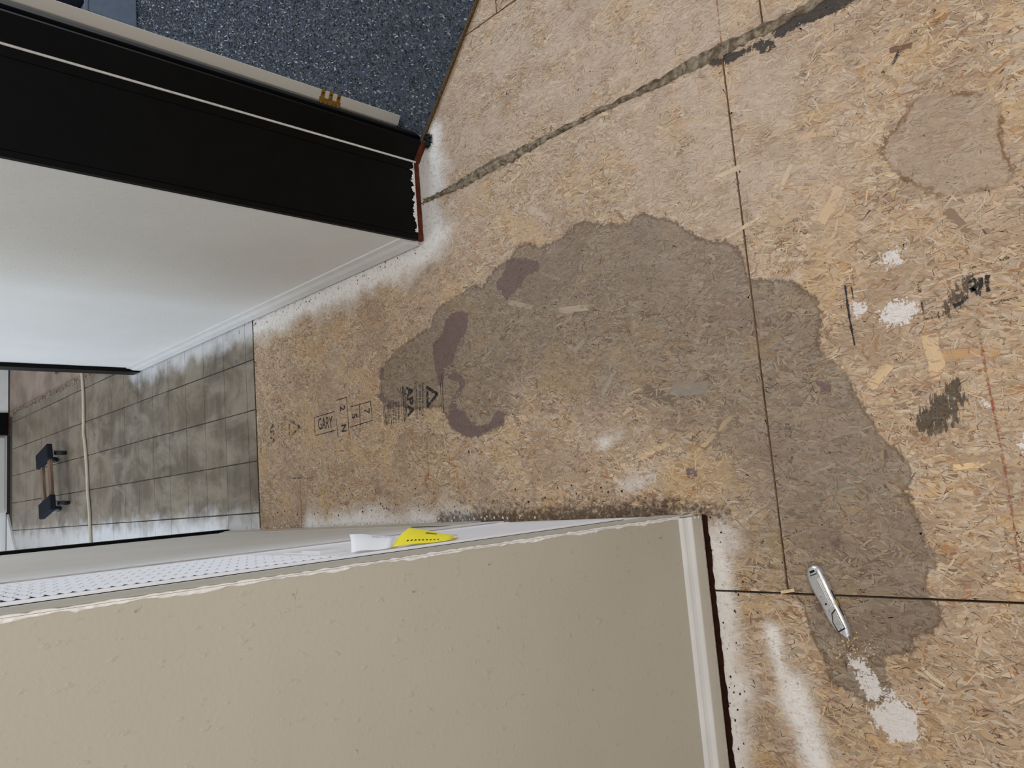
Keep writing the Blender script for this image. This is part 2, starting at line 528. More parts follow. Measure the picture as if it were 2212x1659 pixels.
def union_sdf(P, polys):
    out = np.full(len(P), 1.0)
    for p in polys:
        lo, hi = p.min(0) - 0.15, p.max(0) + 0.15
        s = ((P > lo) & (P < hi)).all(1)
        if s.any():
            out[s] = np.minimum(out[s], poly_sdf(P[s], p))
    return out


def segd(P, a, b):
    a, b = np.array(a, float), np.array(b, float)
    e = b - a
    v = P - a
    t = np.clip((v @ e) / (e @ e), 0, 1)
    return np.sqrt(((v - t[:, None] * e) ** 2).sum(1))


SPRAY = [((0.822, 1.95), (0.822, 3.3), 0.095, 1.0), ((0.84, 1.93), (1.09, 1.92), 0.105, 0.9), ((1.09, 1.92), (1.16, 1.86), 0.05, 0.7),
         ((-0.7, 1.01), (-0.18, 1.01), 0.07, 0.85), ((-0.096, 1.85), (-0.096, 2.75), 0.075, 0.7), ((-0.02, 1.23), (0.0, 1.14), 0.04, 0.34),
         (fl(1668, 1365), fl(1720, 1560), 0.026, 0.66), (fl(1715, 1480), fl(1770, 1680), 0.042, 0.72), (fl(1560, 1150), fl(1545, 1300), 0.05, 0.5),
         (fl(1300, 960), fl(1340, 940), 0.03, 0.36)]
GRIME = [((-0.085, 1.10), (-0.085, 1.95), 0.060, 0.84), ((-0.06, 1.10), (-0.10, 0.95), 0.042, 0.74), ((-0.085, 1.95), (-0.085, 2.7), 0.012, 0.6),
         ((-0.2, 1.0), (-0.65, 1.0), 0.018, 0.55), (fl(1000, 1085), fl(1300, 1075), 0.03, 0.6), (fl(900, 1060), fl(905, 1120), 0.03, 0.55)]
# soft inner border of the big stain (its hall side was scrubbed)
FADE = [fl(1640, 1275), fl(1575, 1180), fl(1560, 1080), fl(1500, 1000), fl(1380, 935), fl(1250, 920), fl(1140, 890)]
PALE = [fl(940, 400), fl(1120, 130), fl(1350, 100), fl(1500, 250), fl(1620, 330)]


def floor_attrs(me, P):
    def put(name, arr):
        at = me.attributes.new(name, 'FLOAT', 'POINT')
        at.data.foreach_set('value', arr.astype(np.float32))
    for k in POLY:
        put('sd_' + k, union_sdf(P, POLY[k]))
    sp = np.zeros(len(P))
    for a, b, r, s in SPRAY:
        sp = np.maximum(sp, s * np.exp(-(segd(P, a, b) / r) ** 1.5))
    put('spray', sp)
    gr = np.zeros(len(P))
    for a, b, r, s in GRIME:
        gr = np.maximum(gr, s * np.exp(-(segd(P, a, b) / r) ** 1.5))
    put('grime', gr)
    fd = np.full(len(P), 9.0)
    for a, b in zip(FADE, FADE[1:]):
        fd = np.minimum(fd, segd(P, a, b))
    put('fade', 0.85 * np.exp(-(fd / 0.085) ** 1.5))
    pl = np.full(len(P), 9.0)
    for a, b in zip(PALE, PALE[1:]):
        pl = np.minimum(pl, segd(P, a, b))
    put('pale', 0.72 * np.exp(-(pl / 0.27) ** 2))


# ------------------------------------------------------------------ floor
floor = box('floor', (-1.9, -0.7, -0.06), (4.2, 8.2, -0.03), M['subfloor'])
struct(floor, 'bare wood subfloor of strand boards and old vinyl tiles')

PAL = [s2l(c) for c in ((216, 188, 152), (205, 176, 142), (197, 168, 134), (190, 158, 122), (202, 180, 156), (184, 152, 118), (172, 142, 110), (212, 192, 164), (194, 170, 146), (158, 126, 98), (182, 158, 132), (204, 168, 122))]
PALW = np.array([10, 14, 14, 12, 10, 11, 8, 6, 9, 4, 8, 8], float)
PALW /= PALW.sum()
PAL = np.array(PAL)


def flakes(name, x0, x1, y0, y1, parent, density, hole=None):
    n = int((x1 - x0) * (y1 - y0) * density)
    if n < 10:
        return
    cx = rng.uniform(x0, x1, n)
    cy = rng.uniform(y0, y1, n)
    kind = rng.random(n)
    L = np.where(kind < 0.62, rng.gamma(4, 0.0050, n) + 0.005, rng.gamma(4, 0.0128, n) + 0.015)
    W = np.where(kind < 0.62, rng.gamma(3, 0.0009, n) + 0.0010, rng.gamma(3, 0.0031, n) + 0.0036)
    W = np.minimum(W, L * 0.45)
    ang = np.where(rng.random(n) < 0.68, rng.normal(1.42, 0.42, n), rng.uniform(0, math.pi, n))
    if hole is not None:
        keep = hole(cx, cy)
        cx, cy, L, W, ang, kind = [a[keep] for a in (cx, cy, L, W, ang, kind)]
        n = len(cx)
    crack = rng.random(n) < 0.24
    L = np.where(crack, rng.uniform(0.006, 0.028, n), L)
    W = np.where(crack, rng.uniform(0.0006, 0.0016, n), W)
    order = np.argsort(np.where(crack, 2e-4, L * W) * rng.uniform(0.3, 1.7, n))[::-1]      # big ones lie lower
    cx, cy, L, W, ang, kind, crack = [a[order] for a in (cx, cy, L, W, ang, kind, crack)]
    ca, sa = np.cos(ang), np.sin(ang)
    # eight-sided outline with broken ends, plus a centre vertex
    lu = np.array([-0.5, -0.46, 0.0, 0.46, 0.5, 0.44, 0.0, -0.44])
    lv = np.array([-0.05, 0.42, 0.5, 0.40, 0.0, -0.42, -0.5, -0.40])
    U = lu[None] + rng.normal(0, 0.045, (n, 8))
    V = lv[None] + rng.normal(0, 0.09, (n, 8))
    U = np.concatenate([U, np.zeros((n, 1))], 1) * L[:, None]
    V = np.concatenate([V, np.zeros((n, 1))], 1)
    V = V * W[:, None]
    bend = np.where(crack, rng.normal(0, 2.5, n), rng.normal(0, 0.6, n))[:, None] * U * U / (L[:, None] + 1e-6) * 0.4
    V = V + bend
    X = np.clip(cx[:, None] + U * ca[:, None] - V * sa[:, None], x0, x1)
    Y = np.clip(cy[:, None] + U * sa[:, None] + V * ca[:, None], y0, y1)
    zc = np.linspace(0.0001, 0.0011, n)
    tilt = rng.normal(0, 1.0, n)[:, None] * U * 0.006 + rng.normal(0, 1.0, n)[:, None] * V * 0.02
    Z = np.repeat(zc[:, None], 9, 1) + np.clip(tilt, -0.0001, 0.0001)
    Z[:, 8] += 0.00012
    co = np.stack([X, Y, Z], 2).reshape(-1, 3).astype(np.float32)
    base = (np.arange(n) * 9)[:, None, None]
    tri = np.array([[i, (i + 1) % 8, 8] for i in range(8)])[None]
    # outline runs clockwise seen from above, so flip
    idx = (base + tri[:, :, ::-1]).reshape(-1).astype(np.int32)
    nt = n * 8
    me = bpy.data.meshes.new(name)
    me.vertices.add(n * 9)
    me.vertices.foreach_set('co', co.ravel())
    me.loops.add(nt * 3)
    me.loops.foreach_set('vertex_index', idx)
    me.polygons.add(nt)
    me.polygons.foreach_set('loop_start', np.arange(0, nt * 3, 3, dtype=np.int32))
    me.update(calc_edges=True)
    me.validate()
    c = PAL[rng.choice(len(PAL), n, p=PALW)] * rng.uniform(0.90, 1.08, (n, 1))
    c = 0.93 * c
    c = c * 0.86 + 0.14 * c.mean(1, keepdims=True)
    dk = rng.random(n) < 0.028
    c[dk] *= np.array([0.56, 0.52, 0.50])
    rd = rng.random(n) < 0.018
    c[rd] = np.array(s2l((176, 128, 86))) * rng.uniform(0.8, 1.1, (rd.sum(), 1))
    gy = rng.random(n) < 0.03
    c[gy] = np.array(s2l((164, 148, 126)))
    c[crack] = np.array(s2l((112, 84, 62))) * rng.uniform(0.7, 1.3, (crack.sum(), 1))
    c = np.repeat(np.concatenate([c, np.ones((n, 1))], 1)[:, None, :], 9, 1).reshape(-1)
    at = me.attributes.new('fcol', 'FLOAT_COLOR', 'POINT')
    at.data.foreach_set('color', c.astype(np.float32))
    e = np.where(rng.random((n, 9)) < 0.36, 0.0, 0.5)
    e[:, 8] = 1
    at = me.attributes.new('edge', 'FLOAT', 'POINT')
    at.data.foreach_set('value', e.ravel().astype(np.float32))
    rnd = rng.uniform(0, 500, n)
    uv = np.stack([U * 60 + rnd[:, None], V * 900, np.repeat(rnd[:, None], 9, 1)], 2).reshape(-1)
    at = me.attributes.new('fuv', 'FLOAT_VECTOR', 'POINT')
    at.data.foreach_set('vector', uv.astype(np.float32))
    floor_attrs(me, co[:, :2].astype(float))
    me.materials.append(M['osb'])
    o = bpy.data.objects.new(name, me)
    link(o, parent)
    o['kind'] = 'stuff'
    return o


def core_panel(x0, x1, y0, y1, label):
    """the board itself: a fine grid so that stains follow their outline"""
    nx, ny = max(2, int((x1 - x0) / 0.03)), max(2, int((y1 - y0) / 0.03))
    xs, ys = np.linspace(x0, x1, nx + 1), np.linspace(y0, y1, ny + 1)
    vs = [(x, y, 0.0) for y in ys for x in xs]
    fs = [(j * (nx + 1) + i, j * (nx + 1) + i + 1, (j + 1) * (nx + 1) + i + 1, (j + 1) * (nx + 1) + i) for j in range(ny) for i in range(nx)]
    k = len(vs)
    vs += [(x0, y0, 0), (x1, y0, 0), (x1, y1, 0), (x0, y1, 0), (x0, y0, -0.03), (x1, y0, -0.03), (x1, y1, -0.03), (x0, y1, -0.03)]
    fs += [(k + 4, k + 5, k + 1, k), (k + 5, k + 6, k + 2, k + 1), (k + 6, k + 7, k + 3, k + 2), (k + 7, k + 4, k, k + 3), (k + 7, k + 6, k + 5, k + 4)]
    o = mesh_obj('subfloor_panel', vs, fs, M['osb_core'], floor)
    floor_attrs(o.data, np.array(vs)[:, :2])
    o['label'] = label
    return o


g = 0.0022
DENS = 22000
PANELS = [
    ('strand board panel in the hall with printed mill stamps', -0.265 + g, 0.95 - g, 0.82 + g, 3.165 - g, DENS, lambda x, y: (x > -0.10) | (y < 1.04)),
    ('strand board panel nearest the viewer with white plaster spots', -0.265 + g, 0.95 - g, -0.30, 0.82 - g, DENS, lambda x, y: y > -0.02),
    ('strand board panel beside the black door jamb', 0.95 + g, 1.41 - g, 0.716 + g, 1.99, DENS, lambda x, y: (x + y * 1.06 < 3.25)),
    ('strand board panel past the tarred seam', 0.95 + g, 1.41 - g, -0.30, 0.716 - g, DENS * 0.7, None),
    ('strand board offcut at the carpet edge', 1.41 + g, 2.1, 1.525 + g, 1.75, DENS, lambda x, y: (x + y * 1.06 < 3.25)),
    ('strand board panel in front of the carpeted room', 1.41 + g, 2.1, -0.30, 1.525 - g, DENS * 0.4, None),
    ('strand board panel under the tan wall', -1.25, -0.265 - g, -0.30, 1.06, DENS, lambda x, y: (y < 1.03) & (y > 0.12)),
]
for lab, x0, x1, y0, y1, dn, hole in PANELS:
    pnl = core_panel(x0, x1, y0, y1, lab)
    flakes('wood_flakes', x0, x1, y0, y1, pnl, dn, hole)
    if 'stamps' in lab:
        HALL_PANEL = pnl
    if 'nearest' in lab:
        NEAR_PANEL = pnl
    if 'past the tarred' in lab:
        TAR_PANEL = pnl

# single large strands that stand out
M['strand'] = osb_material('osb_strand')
ZS = 0.00086
PAN = {'h': HALL_PANEL, 'n': NEAR_PANEL}


def strand(pa, pb, w_, rgb, pan):
    a, b_ = np.array(fl(*pa)), np.array(fl(*pb))
    e = b_ - a
    ln = np.linalg.norm(e)
    e /= ln
    nn = np.array([-e[1], e[0]])
    N_ = 7
    up = [a + e * ln * i / N_ + nn * (w_ / 2 * (1 + rng.normal(0, 0.10))) for i in range(N_ + 1)]
    lo = [a + e * ln * i / N_ - nn * (w_ / 2 * (1 + rng.normal(0, 0.10))) for i in range(N_, -1, -1)]
    ring = up + lo
    cen = (a + b_) / 2
    mid = [a + e * ln * (i + 0.0) / N_ for i in range(N_ + 1)]
    vs = [(p[0], p[1], ZS) for p in ring] + [(p[0], p[1], ZS + 0.00012) for p in mid]
    m = len(ring)
    fs = []
    for i in range(N_):
        fs += [(i, m + i, m + i + 1, i + 1), (m - 1 - i, m - 2 - i, m + i + 1, m + i)]
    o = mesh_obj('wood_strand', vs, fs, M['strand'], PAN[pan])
    me = o.data
    nv = len(vs)
    c_ = np.tile(np.array([*s2l(rgb), 1.0]), (nv, 1)).ravel()
    me.attributes.new('fcol', 'FLOAT_COLOR', 'POINT').data.foreach_set('color', c_.astype(np.float32))
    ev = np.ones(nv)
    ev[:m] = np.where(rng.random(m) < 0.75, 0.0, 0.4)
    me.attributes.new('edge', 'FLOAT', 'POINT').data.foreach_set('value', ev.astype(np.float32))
    P_ = np.array(vs)[:, :2]
    uv = np.stack([(P_ - a) @ e * 40 + rng.uniform(0, 90), (P_ - a) @ nn * 700, np.full(nv, rng.uniform(0, 90))], 1)
    me.attributes.new('fuv', 'FLOAT_VECTOR', 'POINT').data.foreach_set('vector', uv.astype(np.float32).ravel())
    floor_attrs(me, P_)


for a_ in (((1392, 839), (1458, 868), 0.026, (132, 112, 92), 'h'), ((1452, 838), (1530, 838), 0.036, (172, 158, 142), 'h'), ((1209, 671), (1272, 664), 0.018, (222, 200, 168), 'h'),
           ((1098, 652), (1150, 664), 0.014, (214, 192, 160), 'h'), ((1143, 450), (1192, 476), 0.022, (196, 176, 156), 'h'), ((2045, 455), (2092, 502), 0.016, (128, 104, 82), 'n'),
           ((1773, 482), (1816, 404), 0.024, (208, 178, 140), 'n'), ((2006, 722), (2030, 812), 0.030, (216, 186, 146), 'n'), ((2038, 768), (2160, 757), 0.020, (190, 150, 104), 'n'),
           ((1922, 788), (1880, 838), 0.022, (216, 186, 144), 'n'), ((2075, 985), (2170, 1012), 0.018, (168, 144, 116), 'n'), ((2060, 1010), (2140, 1000), 0.012, (226, 194, 146), 'n'),
           ((1560, 880), (1545, 965), 0.013, (150, 130, 108), 'h'), ((1300, 855), (1330, 800), 0.014, (190, 176, 156), 'h'), ((1230, 845), (1300, 852), 0.010, (140, 122, 104), 'h'),
           ((1545, 385), (1600, 360), 0.012, (214, 188, 154), 'h'), ((1560, 520), (1640, 470), 0.008, (220, 194, 158), 'h'), ((1720, 300), (1800, 285), 0.012, (206, 172, 130), 'n'),
           ((1690, 400), (1710, 355), 0.012, (214, 192, 158), 'n'), ((1960, 245), (1930, 300), 0.006, (150, 112, 70), 'n'), ((1860, 130), (1905, 128), 0.010, (178, 146, 116), 'n'),
           ((1500, 985), (1580, 900), 0.012, (206, 178, 138), 'h'), ((1380, 990), (1440, 960), 0.014, (212, 182, 140), 'h'), ((1240, 760), (1262, 735), 0.016, (198, 178, 152), 'h'),
           ((1170, 590), (1210, 605), 0.010, (214, 196, 166), 'h'), ((1040, 780), (1060, 760), 0.010, (200, 180, 150), 'h')):
    strand(*a_)


# ragged filler in the long seam x = 0.95
def filler_strip():
    ys = np.arange(0.2, 1.935, 0.012)
    vs, fs = [], []
    n = len(ys)
    prof = [(-1.0, 0.0), (-0.6, 0.6), (-0.1, 0.9), (0.35, 0.35), (0.7, 0.8), (1.0, 0.0)]
    wob = np.cumsum(rng.normal(0, 0.0022, n))
    wob -= np.linspace(wob[0], wob[-1], n)
    for i, y in enumerate(ys):
        wd = 0.015 * (0.8 + 0.35 * math.sin(y * 9) + rng.normal(0, 0.13))
        wd = max(0.005, wd) * (1.25 if y < 0.95 else 1.0 + 0.35 * min(1, max(0, (y - 1.3) / 0.4)))
        for a, hh in prof:
            vs.append((0.953 + wob[i] * 0.6 + a * wd + rng.normal(0, 0.0008), y + rng.normal(0, 0.001), 0.0011 + hh * 0.0045 * rng.uniform(0.5, 1.3) - (0.004 if hh == 0 else 0)))
    m = len(prof)
    for i in range(n - 1):
        for j in range(m - 1):
            fs.append((i * m + j, i * m + j + 1, (i + 1) * m + j + 1, (i + 1) * m + j))
    o = mesh_obj('seam_filler', vs, fs, M['filler'], floor, smooth=False)
    o['label'] = 'lumpy grey filler along the long board seam'
    return o
filler_strip()

# far bare strip beyond the tiles and its ridge
o = box('particle_board', (0.955, 4.63, -0.03), (2.2, 7.6, 0.0), M['particle'], floor)
o['label'] = 'pinkish worn particle board past the tile edge'
vs, fs = [], []
ys = np.arange(4.64, 7.55, 0.03)
for i, y in enumerate(ys):
    for a, hh in ((-0.03, -0.002), (-0.018, 0.006), (-0.004, 0.003), (0.004, 0.009), (0.012, -0.002)):
        vs.append((0.945 + a + rng.normal(0, 0.0015), y, 0.002 + hh * rng.uniform(0.6, 1.3)))
for i in range(len(ys) - 1):
    for j in range(4):
        fs.append((i * 5 + j, i * 5 + j + 1, (i + 1) * 5 + j + 1, (i + 1) * 5 + j))
mesh_obj('seam_filler', vs, fs, M['filler'], floor)

# vinyl tiles
box('tile_bed', (-1.2, 3.168, -0.03), (0.93, 7.56, 0.0004), M['grout'], floor)
XE = [-0.683, -0.462, -0.241, -0.020, 0.200, 0.421, 0.641, 0.862, 0.925]
YE = [3.168] + [3.242 + 0.2226 * i for i in range(20)]
tile_mesh = {}
for i in range(len(XE) - 1):
    for j in range(len(YE) - 1):
        if XE[i + 1] < -0.03 and YE[j] < 3.5 and XE[i + 1] < -0.2:
            continue
        if XE[i + 1] < -0.3:
            continue
        a, b = XE[i + 1] - XE[i], YE[j + 1] - YE[j]
        key = (round(a, 3), round(b, 3))
        if key not in tile_mesh:
            bm = bmesh.new()
            gx = 0.0027
            add_box(bm, (-a / 2 + gx, -b / 2 + gx * 0.6, 0), (a / 2 - gx, b / 2 - gx * 0.6, 0.0022))
            me = bpy.data.meshes.new('floor_tile')
            bm.normal_update()
            bm.to_mesh(me)
            bm.free()
            me.materials.append(M['tile'])
            tile_mesh[key] = me
        o = bpy.data.objects.new('floor_tile', tile_mesh[key])
        link(o, floor)
        o.location = ((XE[i] + XE[i + 1]) / 2 + rng.normal(0, 0.0006), (YE[j] + YE[j + 1]) / 2, 0.0004)
        o.rotation_euler = (0, 0, rng.normal(0, 0.0025))

# ------------------------------------------------------------------ print and marks on the boards
ZI = 0.00155


def ribbon(name, pix, wpx, mat, parent, jag=0.0):
    """a flat drawn line through photo pixels, lying on the board"""
    P = np.array([fl(u, v) for u, v in pix])
    seg = []
    for a, b in zip(P, P[1:]):
        m = max(1, int(np.linalg.norm(b - a) / 0.006))
        seg += [a + (b - a) * t / m for t in range(m)]
    seg.append(P[-1])
    P = np.array(seg)
    T = np.gradient(P, axis=0)
    T /= np.linalg.norm(T, axis=1)[:, None] + 1e-9
    N = np.stack([-T[:, 1], T[:, 0]], 1)
    wd = wpx * 0.5 * (1 + rng.normal(0, jag, len(P)))
    vs = [(*(p + n_ * w_), ZI) for p, n_, w_ in zip(P, N, wd)] + [(*(p - n_ * w_), ZI) for p, n_, w_ in zip(P, N, wd)]
    k = len(P)
    fs = [(i, k + i, k + i + 1, i + 1) for i in range(k - 1)]
    return mesh_obj(name, vs, fs, mat, parent)


def join_meshes(name, objs, mat, parent):
    vs, fs = [], []
    for o in objs:
        b = len(vs)
        mw = o.matrix_world if o.parent is None else o.matrix_basis
        vs += [tuple(mw @ v.co) for v in o.data.vertices]
        fs += [tuple(b + i for i in p.vertices) for p in o.data.polygons]
        bpy.data.objects.remove(o)
    return mesh_obj(name, vs, fs, mat, parent)


DG = bpy.context.evaluated_depsgraph_get


def text_mesh(txt, size, org, xdir, ydir, z, nz=None, bold=0.0, xs=1.0, align='CENTER'):
    """flat lettering as raw verts and faces, laid in the plane of xdir / ydir"""
    cu = bpy.data.curves.new('lettering', 'FONT')
    cu.body = txt
    cu.size = size
    cu.align_x = align
    cu.align_y = 'CENTER'
    cu.offset = bold
    cu.resolution_u = 3
    ob = bpy.data.objects.new('lettering', cu)
    COL.objects.link(ob)
    bpy.context.view_layer.update()
    me = bpy.data.meshes.new_from_object(ob.evaluated_get(DG()))
    o, xd, yd = Vector(org), Vector(xdir).normalized(), Vector(ydir).normalized()
    vs = [o + xd * (v.co.x * xs) + yd * v.co.y for v in me.vertices]
    fs = [tuple(p.vertices) for p in me.polygons]
    bpy.data.objects.remove(ob)
    bpy.data.curves.remove(cu)
    bpy.data.meshes.remove(me)
    return vs, fs


def floor_text(name, txt, uv, size, uvx, mat, parent, bold=0.0, xs=1.0):
    """uv: centre pixel, uvx: pixel the baseline runs towards"""
    a, b = np.array(fl(*uv)), np.array(fl(*uvx))
    xd = (b - a) / np.linalg.norm(b - a)
    yd = np.array([-xd[1], xd[0]])
    vs, fs = text_mesh(txt, size, (*a, ZI), (*xd, 0), (*yd, 0), ZI, bold=bold, xs=xs)
    return mesh_obj(name, vs, fs, mat, parent)


# GARY box, number boxes
HP = HALL_PANEL
floor_text('ink_stamp', 'GARY', (703, 915), 0.062, (743, 908), M['ink'], HP, 0.0007, 0.64)['label'] = 'black stencilled word GARY'
L = []
for pix in ([(680, 902), (723, 889)], [(680, 902), (681, 941)], [(681, 941), (727, 929)],
            [(728, 865), (749, 858)], [(749, 858), (755, 940)], [(727, 905), (731, 945)],
            [(757, 879), (801, 867)], [(801, 867), (805, 908)], [(757, 923), (805, 908)], [(777, 875), (779, 920)]):
    L.append(ribbon('line', pix, 0.003, M['ink'], None, 0.2))
join_meshes('ink_frame', L, M['ink'], HP)['label'] = 'ruled stamp frames around the numbers'
for ch, uv in (('7', (793, 888)), ('5', (766, 899)), ('2', (740, 882)), ('N', (743, 925))):
    floor_text('ink_stamp', ch, uv, 0.046, (uv[0] + 1.5, uv[1] + 30), M['ink'], HP, 0.0010, 0.85)


def apa(cx, mat, full=True):
    # the trade stamp: rules, triangle mark, lettering running across the hall
    dx = cx - 900
    L = []
    sk = lambda u, v: (u + dx, v)
    off = 0 if full else 70
    for u, v0, v1, wd in ((957, 808, 892, 0.003), (953, 812, 888, 0.0018), (901, 825, 905, 0.0022), (898, 826, 905, 0.0014), (872, 835, 912, 0.003), (868, 836, 912, 0.0014), (845, 870, 918, 0.0028), (833, 875, 920, 0.0028), (830, 875, 920, 0.0014)):
        if not full and u in (845, 833, 830, 953):
            continue
        L.append(ribbon('line', [sk(u - 2, v0 + off), sk(u + 2, v1 + off)], wd, mat, None, 0.25))
    # triangle
    for pix in ([(921, 836), (946, 851)], [(946, 851), (923, 879)], [(924, 845), (924, 872)]):
        L.append(ribbon('line', [sk(u, v + off) for u, v in pix], 0.011, mat, None, 0.1))
    # rows of print too small to read: broken ticks
    for u, v0, v1 in ((914, 828, 898), (908, 832, 896), (862, 868, 912), (856, 870, 914), (851, 872, 916), (841, 874, 918), (837, 876, 920)):
        if not full and u in (851, 841, 837):
            continue
        v = v0
        while v < v1:
            st = random.uniform(1.5, 4.0)
            L.append(ribbon('line', [sk(u - 1.6 - random.uniform(0, 0.8), v + off), sk(u + 1.6, v + 0.3 + off)], 0.0017, mat, None, 0.3))
            v += random.choice((1.9, 2.1, 2.4, 2.4, 4.2))
    o = join_meshes('ink_frame', L, mat, HP)
    o['label'] = 'rules, triangle mark and fine print of a mill stamp'
    floor_text('ink_stamp', 'APA', sk(886, 866 + off), 0.046, sk(888, 896 + off), mat, HP, 0.0018, 1.15)
    if full:
        floor_text('ink_stamp', 'THE ENGINEERED', sk(877, 870), 0.0125, sk(879, 900), mat, HP, 0.0002, 0.95)
        floor_text('ink_stamp', 'WOOD ASSOCIATION', sk(873.5, 871), 0.0125, sk(875.5, 901), mat, HP, 0.0002, 0.9)


apa(900, M['ink'])
apa(602, M['ink_worn'], False)

# right-hand marks
NP = NEAR_PANEL
ribbon('marker_line', [(1826, 616), (1836, 690), (1847, 746)], 0.0042, M['ink'], NP, 0.25)['label'] = 'thick black ruled line'
ribbon('marker_line', [(1840, 620), (1844, 645)], 0.0022, M['ink'], NP, 0.3)
L = [ribbon('line', p, w_, M['ink'], None, 0.3) for p, w_ in (([(1982, 610), (1998, 605)], 0.004), ([(1984, 610), (1988, 632)], 0.0045), ([(1991, 650), (1998, 690)], 0.0042), ([(1998, 690), (2032, 682)], 0.003),
                                                               ([(2095, 579), (2140, 569), (2180, 556)], 0.004), ([(2140, 655), (2200, 643)], 0.004))]
join_meshes('ink_frame', L, M['ink_worn'], NP)
L = [ribbon('line', p, 0.0075, M['ink'], None, 0.25) for p in ([(2092, 610), (2104, 604), (2112, 612), (2104, 624), (2096, 628)], [(2118, 600), (2120, 612), (2116, 632)], [(2134, 594), (2132, 612), (2136, 630)], [(2100, 622), (2112, 634), (2120, 634)], [(2060, 662), (2076, 655), (2090, 640)])]
join_meshes('marker_scribble', L, M['ink'], NP)['label'] = 'smudged black marker letters'
ribbon('chalk_line', [(2112, 690), (2128, 790), (2150, 900), (2178, 1050), (2205, 1235)], 0.004, M['chalk_red'], NP, 0.4)['label'] = 'faded red chalk line'
ribbon('chalk_line', [(1547, -20), (1560, 108)], 0.003, M['chalk_red'], TAR_PANEL, 0.4)
ribbon('chalk_line', [(648, 1005), (653, 1145)], 0.006, M['chalk_red'], HP, 0.4)
ribbon('chalk_line', [(922, 945), (926, 1030)], 0.004, M['chalk_red'], HP, 0.4)
for pix in ([(640, 1020), (632, 1034), (652, 1032)], [(985, 945), (1010, 955)], [(1085, 950), (1100, 960)], [(620, 1033), (680, 1033)]):
    ribbon('crayon_mark', pix, 0.006, M['ink_green'], HP, 0.3)
for pix in ([(1703, 915), (1704, 945)], [(1712, 985), (1706, 1000)]):
    ribbon('marker_line', pix, 0.012, M['ink_worn'], NP, 0.3)
ribbon('crayon_mark', [(2020, 20), (1995, 55), (1960, 80)], 0.006, M['ink_worn'], NP, 0.4)
ribbon('crayon_mark', [(1922, 110), (1960, 100), (1970, 98)], 0.010, ink_material('rust_mark', (122, 92, 74), 0.38, 0.52), NP, 0.3)
ribbon('crayon_mark', [(1945, 110), (1925, 145), (1905, 160)], 0.008, M['ink_worn'], NP, 0.3)

# ------------------------------------------------------------------ walls
HZ = 2.3
wl = struct(box('wall_left', (-0.21, 1.036, 0.012), (-0.096, 3.50, HZ), M['greige']), 'tan painted hall wall holding the furnace panel')  # tan wall, cool light on its hall face put into the paler colour
wn = struct(box('wall_near', (-1.9, 1.02, 0.012), (-0.096, 1.035, HZ), M['tan']), 'tan textured wall facing the viewer')
wr = struct(box('wall_right', (0.822, 1.957, 0.012), (1.06, 4.60, HZ), M['greige']), 'pale hall wall opposite the furnace')
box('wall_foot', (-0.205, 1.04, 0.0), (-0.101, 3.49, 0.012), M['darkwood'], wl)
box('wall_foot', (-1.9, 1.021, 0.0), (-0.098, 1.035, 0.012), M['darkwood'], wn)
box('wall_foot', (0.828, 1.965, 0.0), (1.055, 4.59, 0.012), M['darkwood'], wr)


# ragged chipped plaster along the outer corner
def ragged(name, p0, p1, side, w0, amp, nrm, mat, parent, step=0.008, thick=0.0022, seed=1):
    r2 = np.random.default_rng(seed)
    p0, p1, side, nrm = Vector(p0), Vector(p1), Vector(side), Vector(nrm)
    n = int((p1 - p0).length / step)
    vs, fs = [], []
    wv = 0.0
    for i in range(n + 1):
        q = p0.lerp(p1, i / n)
        wv = 0.75 * wv + r2.normal(0, amp)
        wd = max(0.0012, w0 + wv + (r2.exponential(amp * 0.7) if r2.random() < 0.18 else 0))
        th = thick * r2.uniform(0.5, 1.4)
        vs += [q + nrm * 0.0003, q + nrm * th, q + side * wd * 0.7 + nrm * th, q + side * wd + nrm * 0.0003]
    for i in range(n):
        for j in range(3):
            a = i * 4 + j
            fs.append((a, a + 1, a + 5, a + 4))
    return mesh_obj(name, vs, fs, mat, parent)


ragged('chipped_corner', (-0.096, 1.02, 0.075), (-0.096, 1.02, 1.7), (-1, 0, 0), 0.0028, 0.0011, (0, -1, 0), M['white_plaster'], wl, seed=3)
ragged('chipped_corner', (-0.096, 1.02, 0.02), (-0.096, 1.02, 1.7), (0, 1, 0), 0.010, 0.0010, (1, 0, 0), M['white_plaster'], wl, seed=4)

# little scratches and paint drips on the tan wall
for (u, v, du, dv) in ((905, 1275, -14, 4), (1265, 1365, 2, 18), (1075, 1356, 6, 2), (870, 1340, 2, 6), (632, 1283, 6, 14), (305, 1310, -14, 12), (1130, 1500, 2, 5), (1280, 1490, 4, 3), (770, 1620, 2, 8), (990, 1225, -1, 20), (1055, 1220, 8, -3), (1425, 1163, 10, -4), (640, 1275, -2, 8), (210, 1660, 3, 6)):
    pp = []
    for (a, b) in ((u, v), (u + du * 0.5, v + dv * 0.5), (u + du, v + dv)):
        d = R.T @ np.array([(a - PX) / FPX, (b - PY) / FPX, 1.0])
        t = 1.0195 / d[1]
        pp.append((d[0] * t, 1.0196, CAM_H + d[2] * t))
    tube('paint_drip', pp, 0.0011, M['tan'], wn, 6)


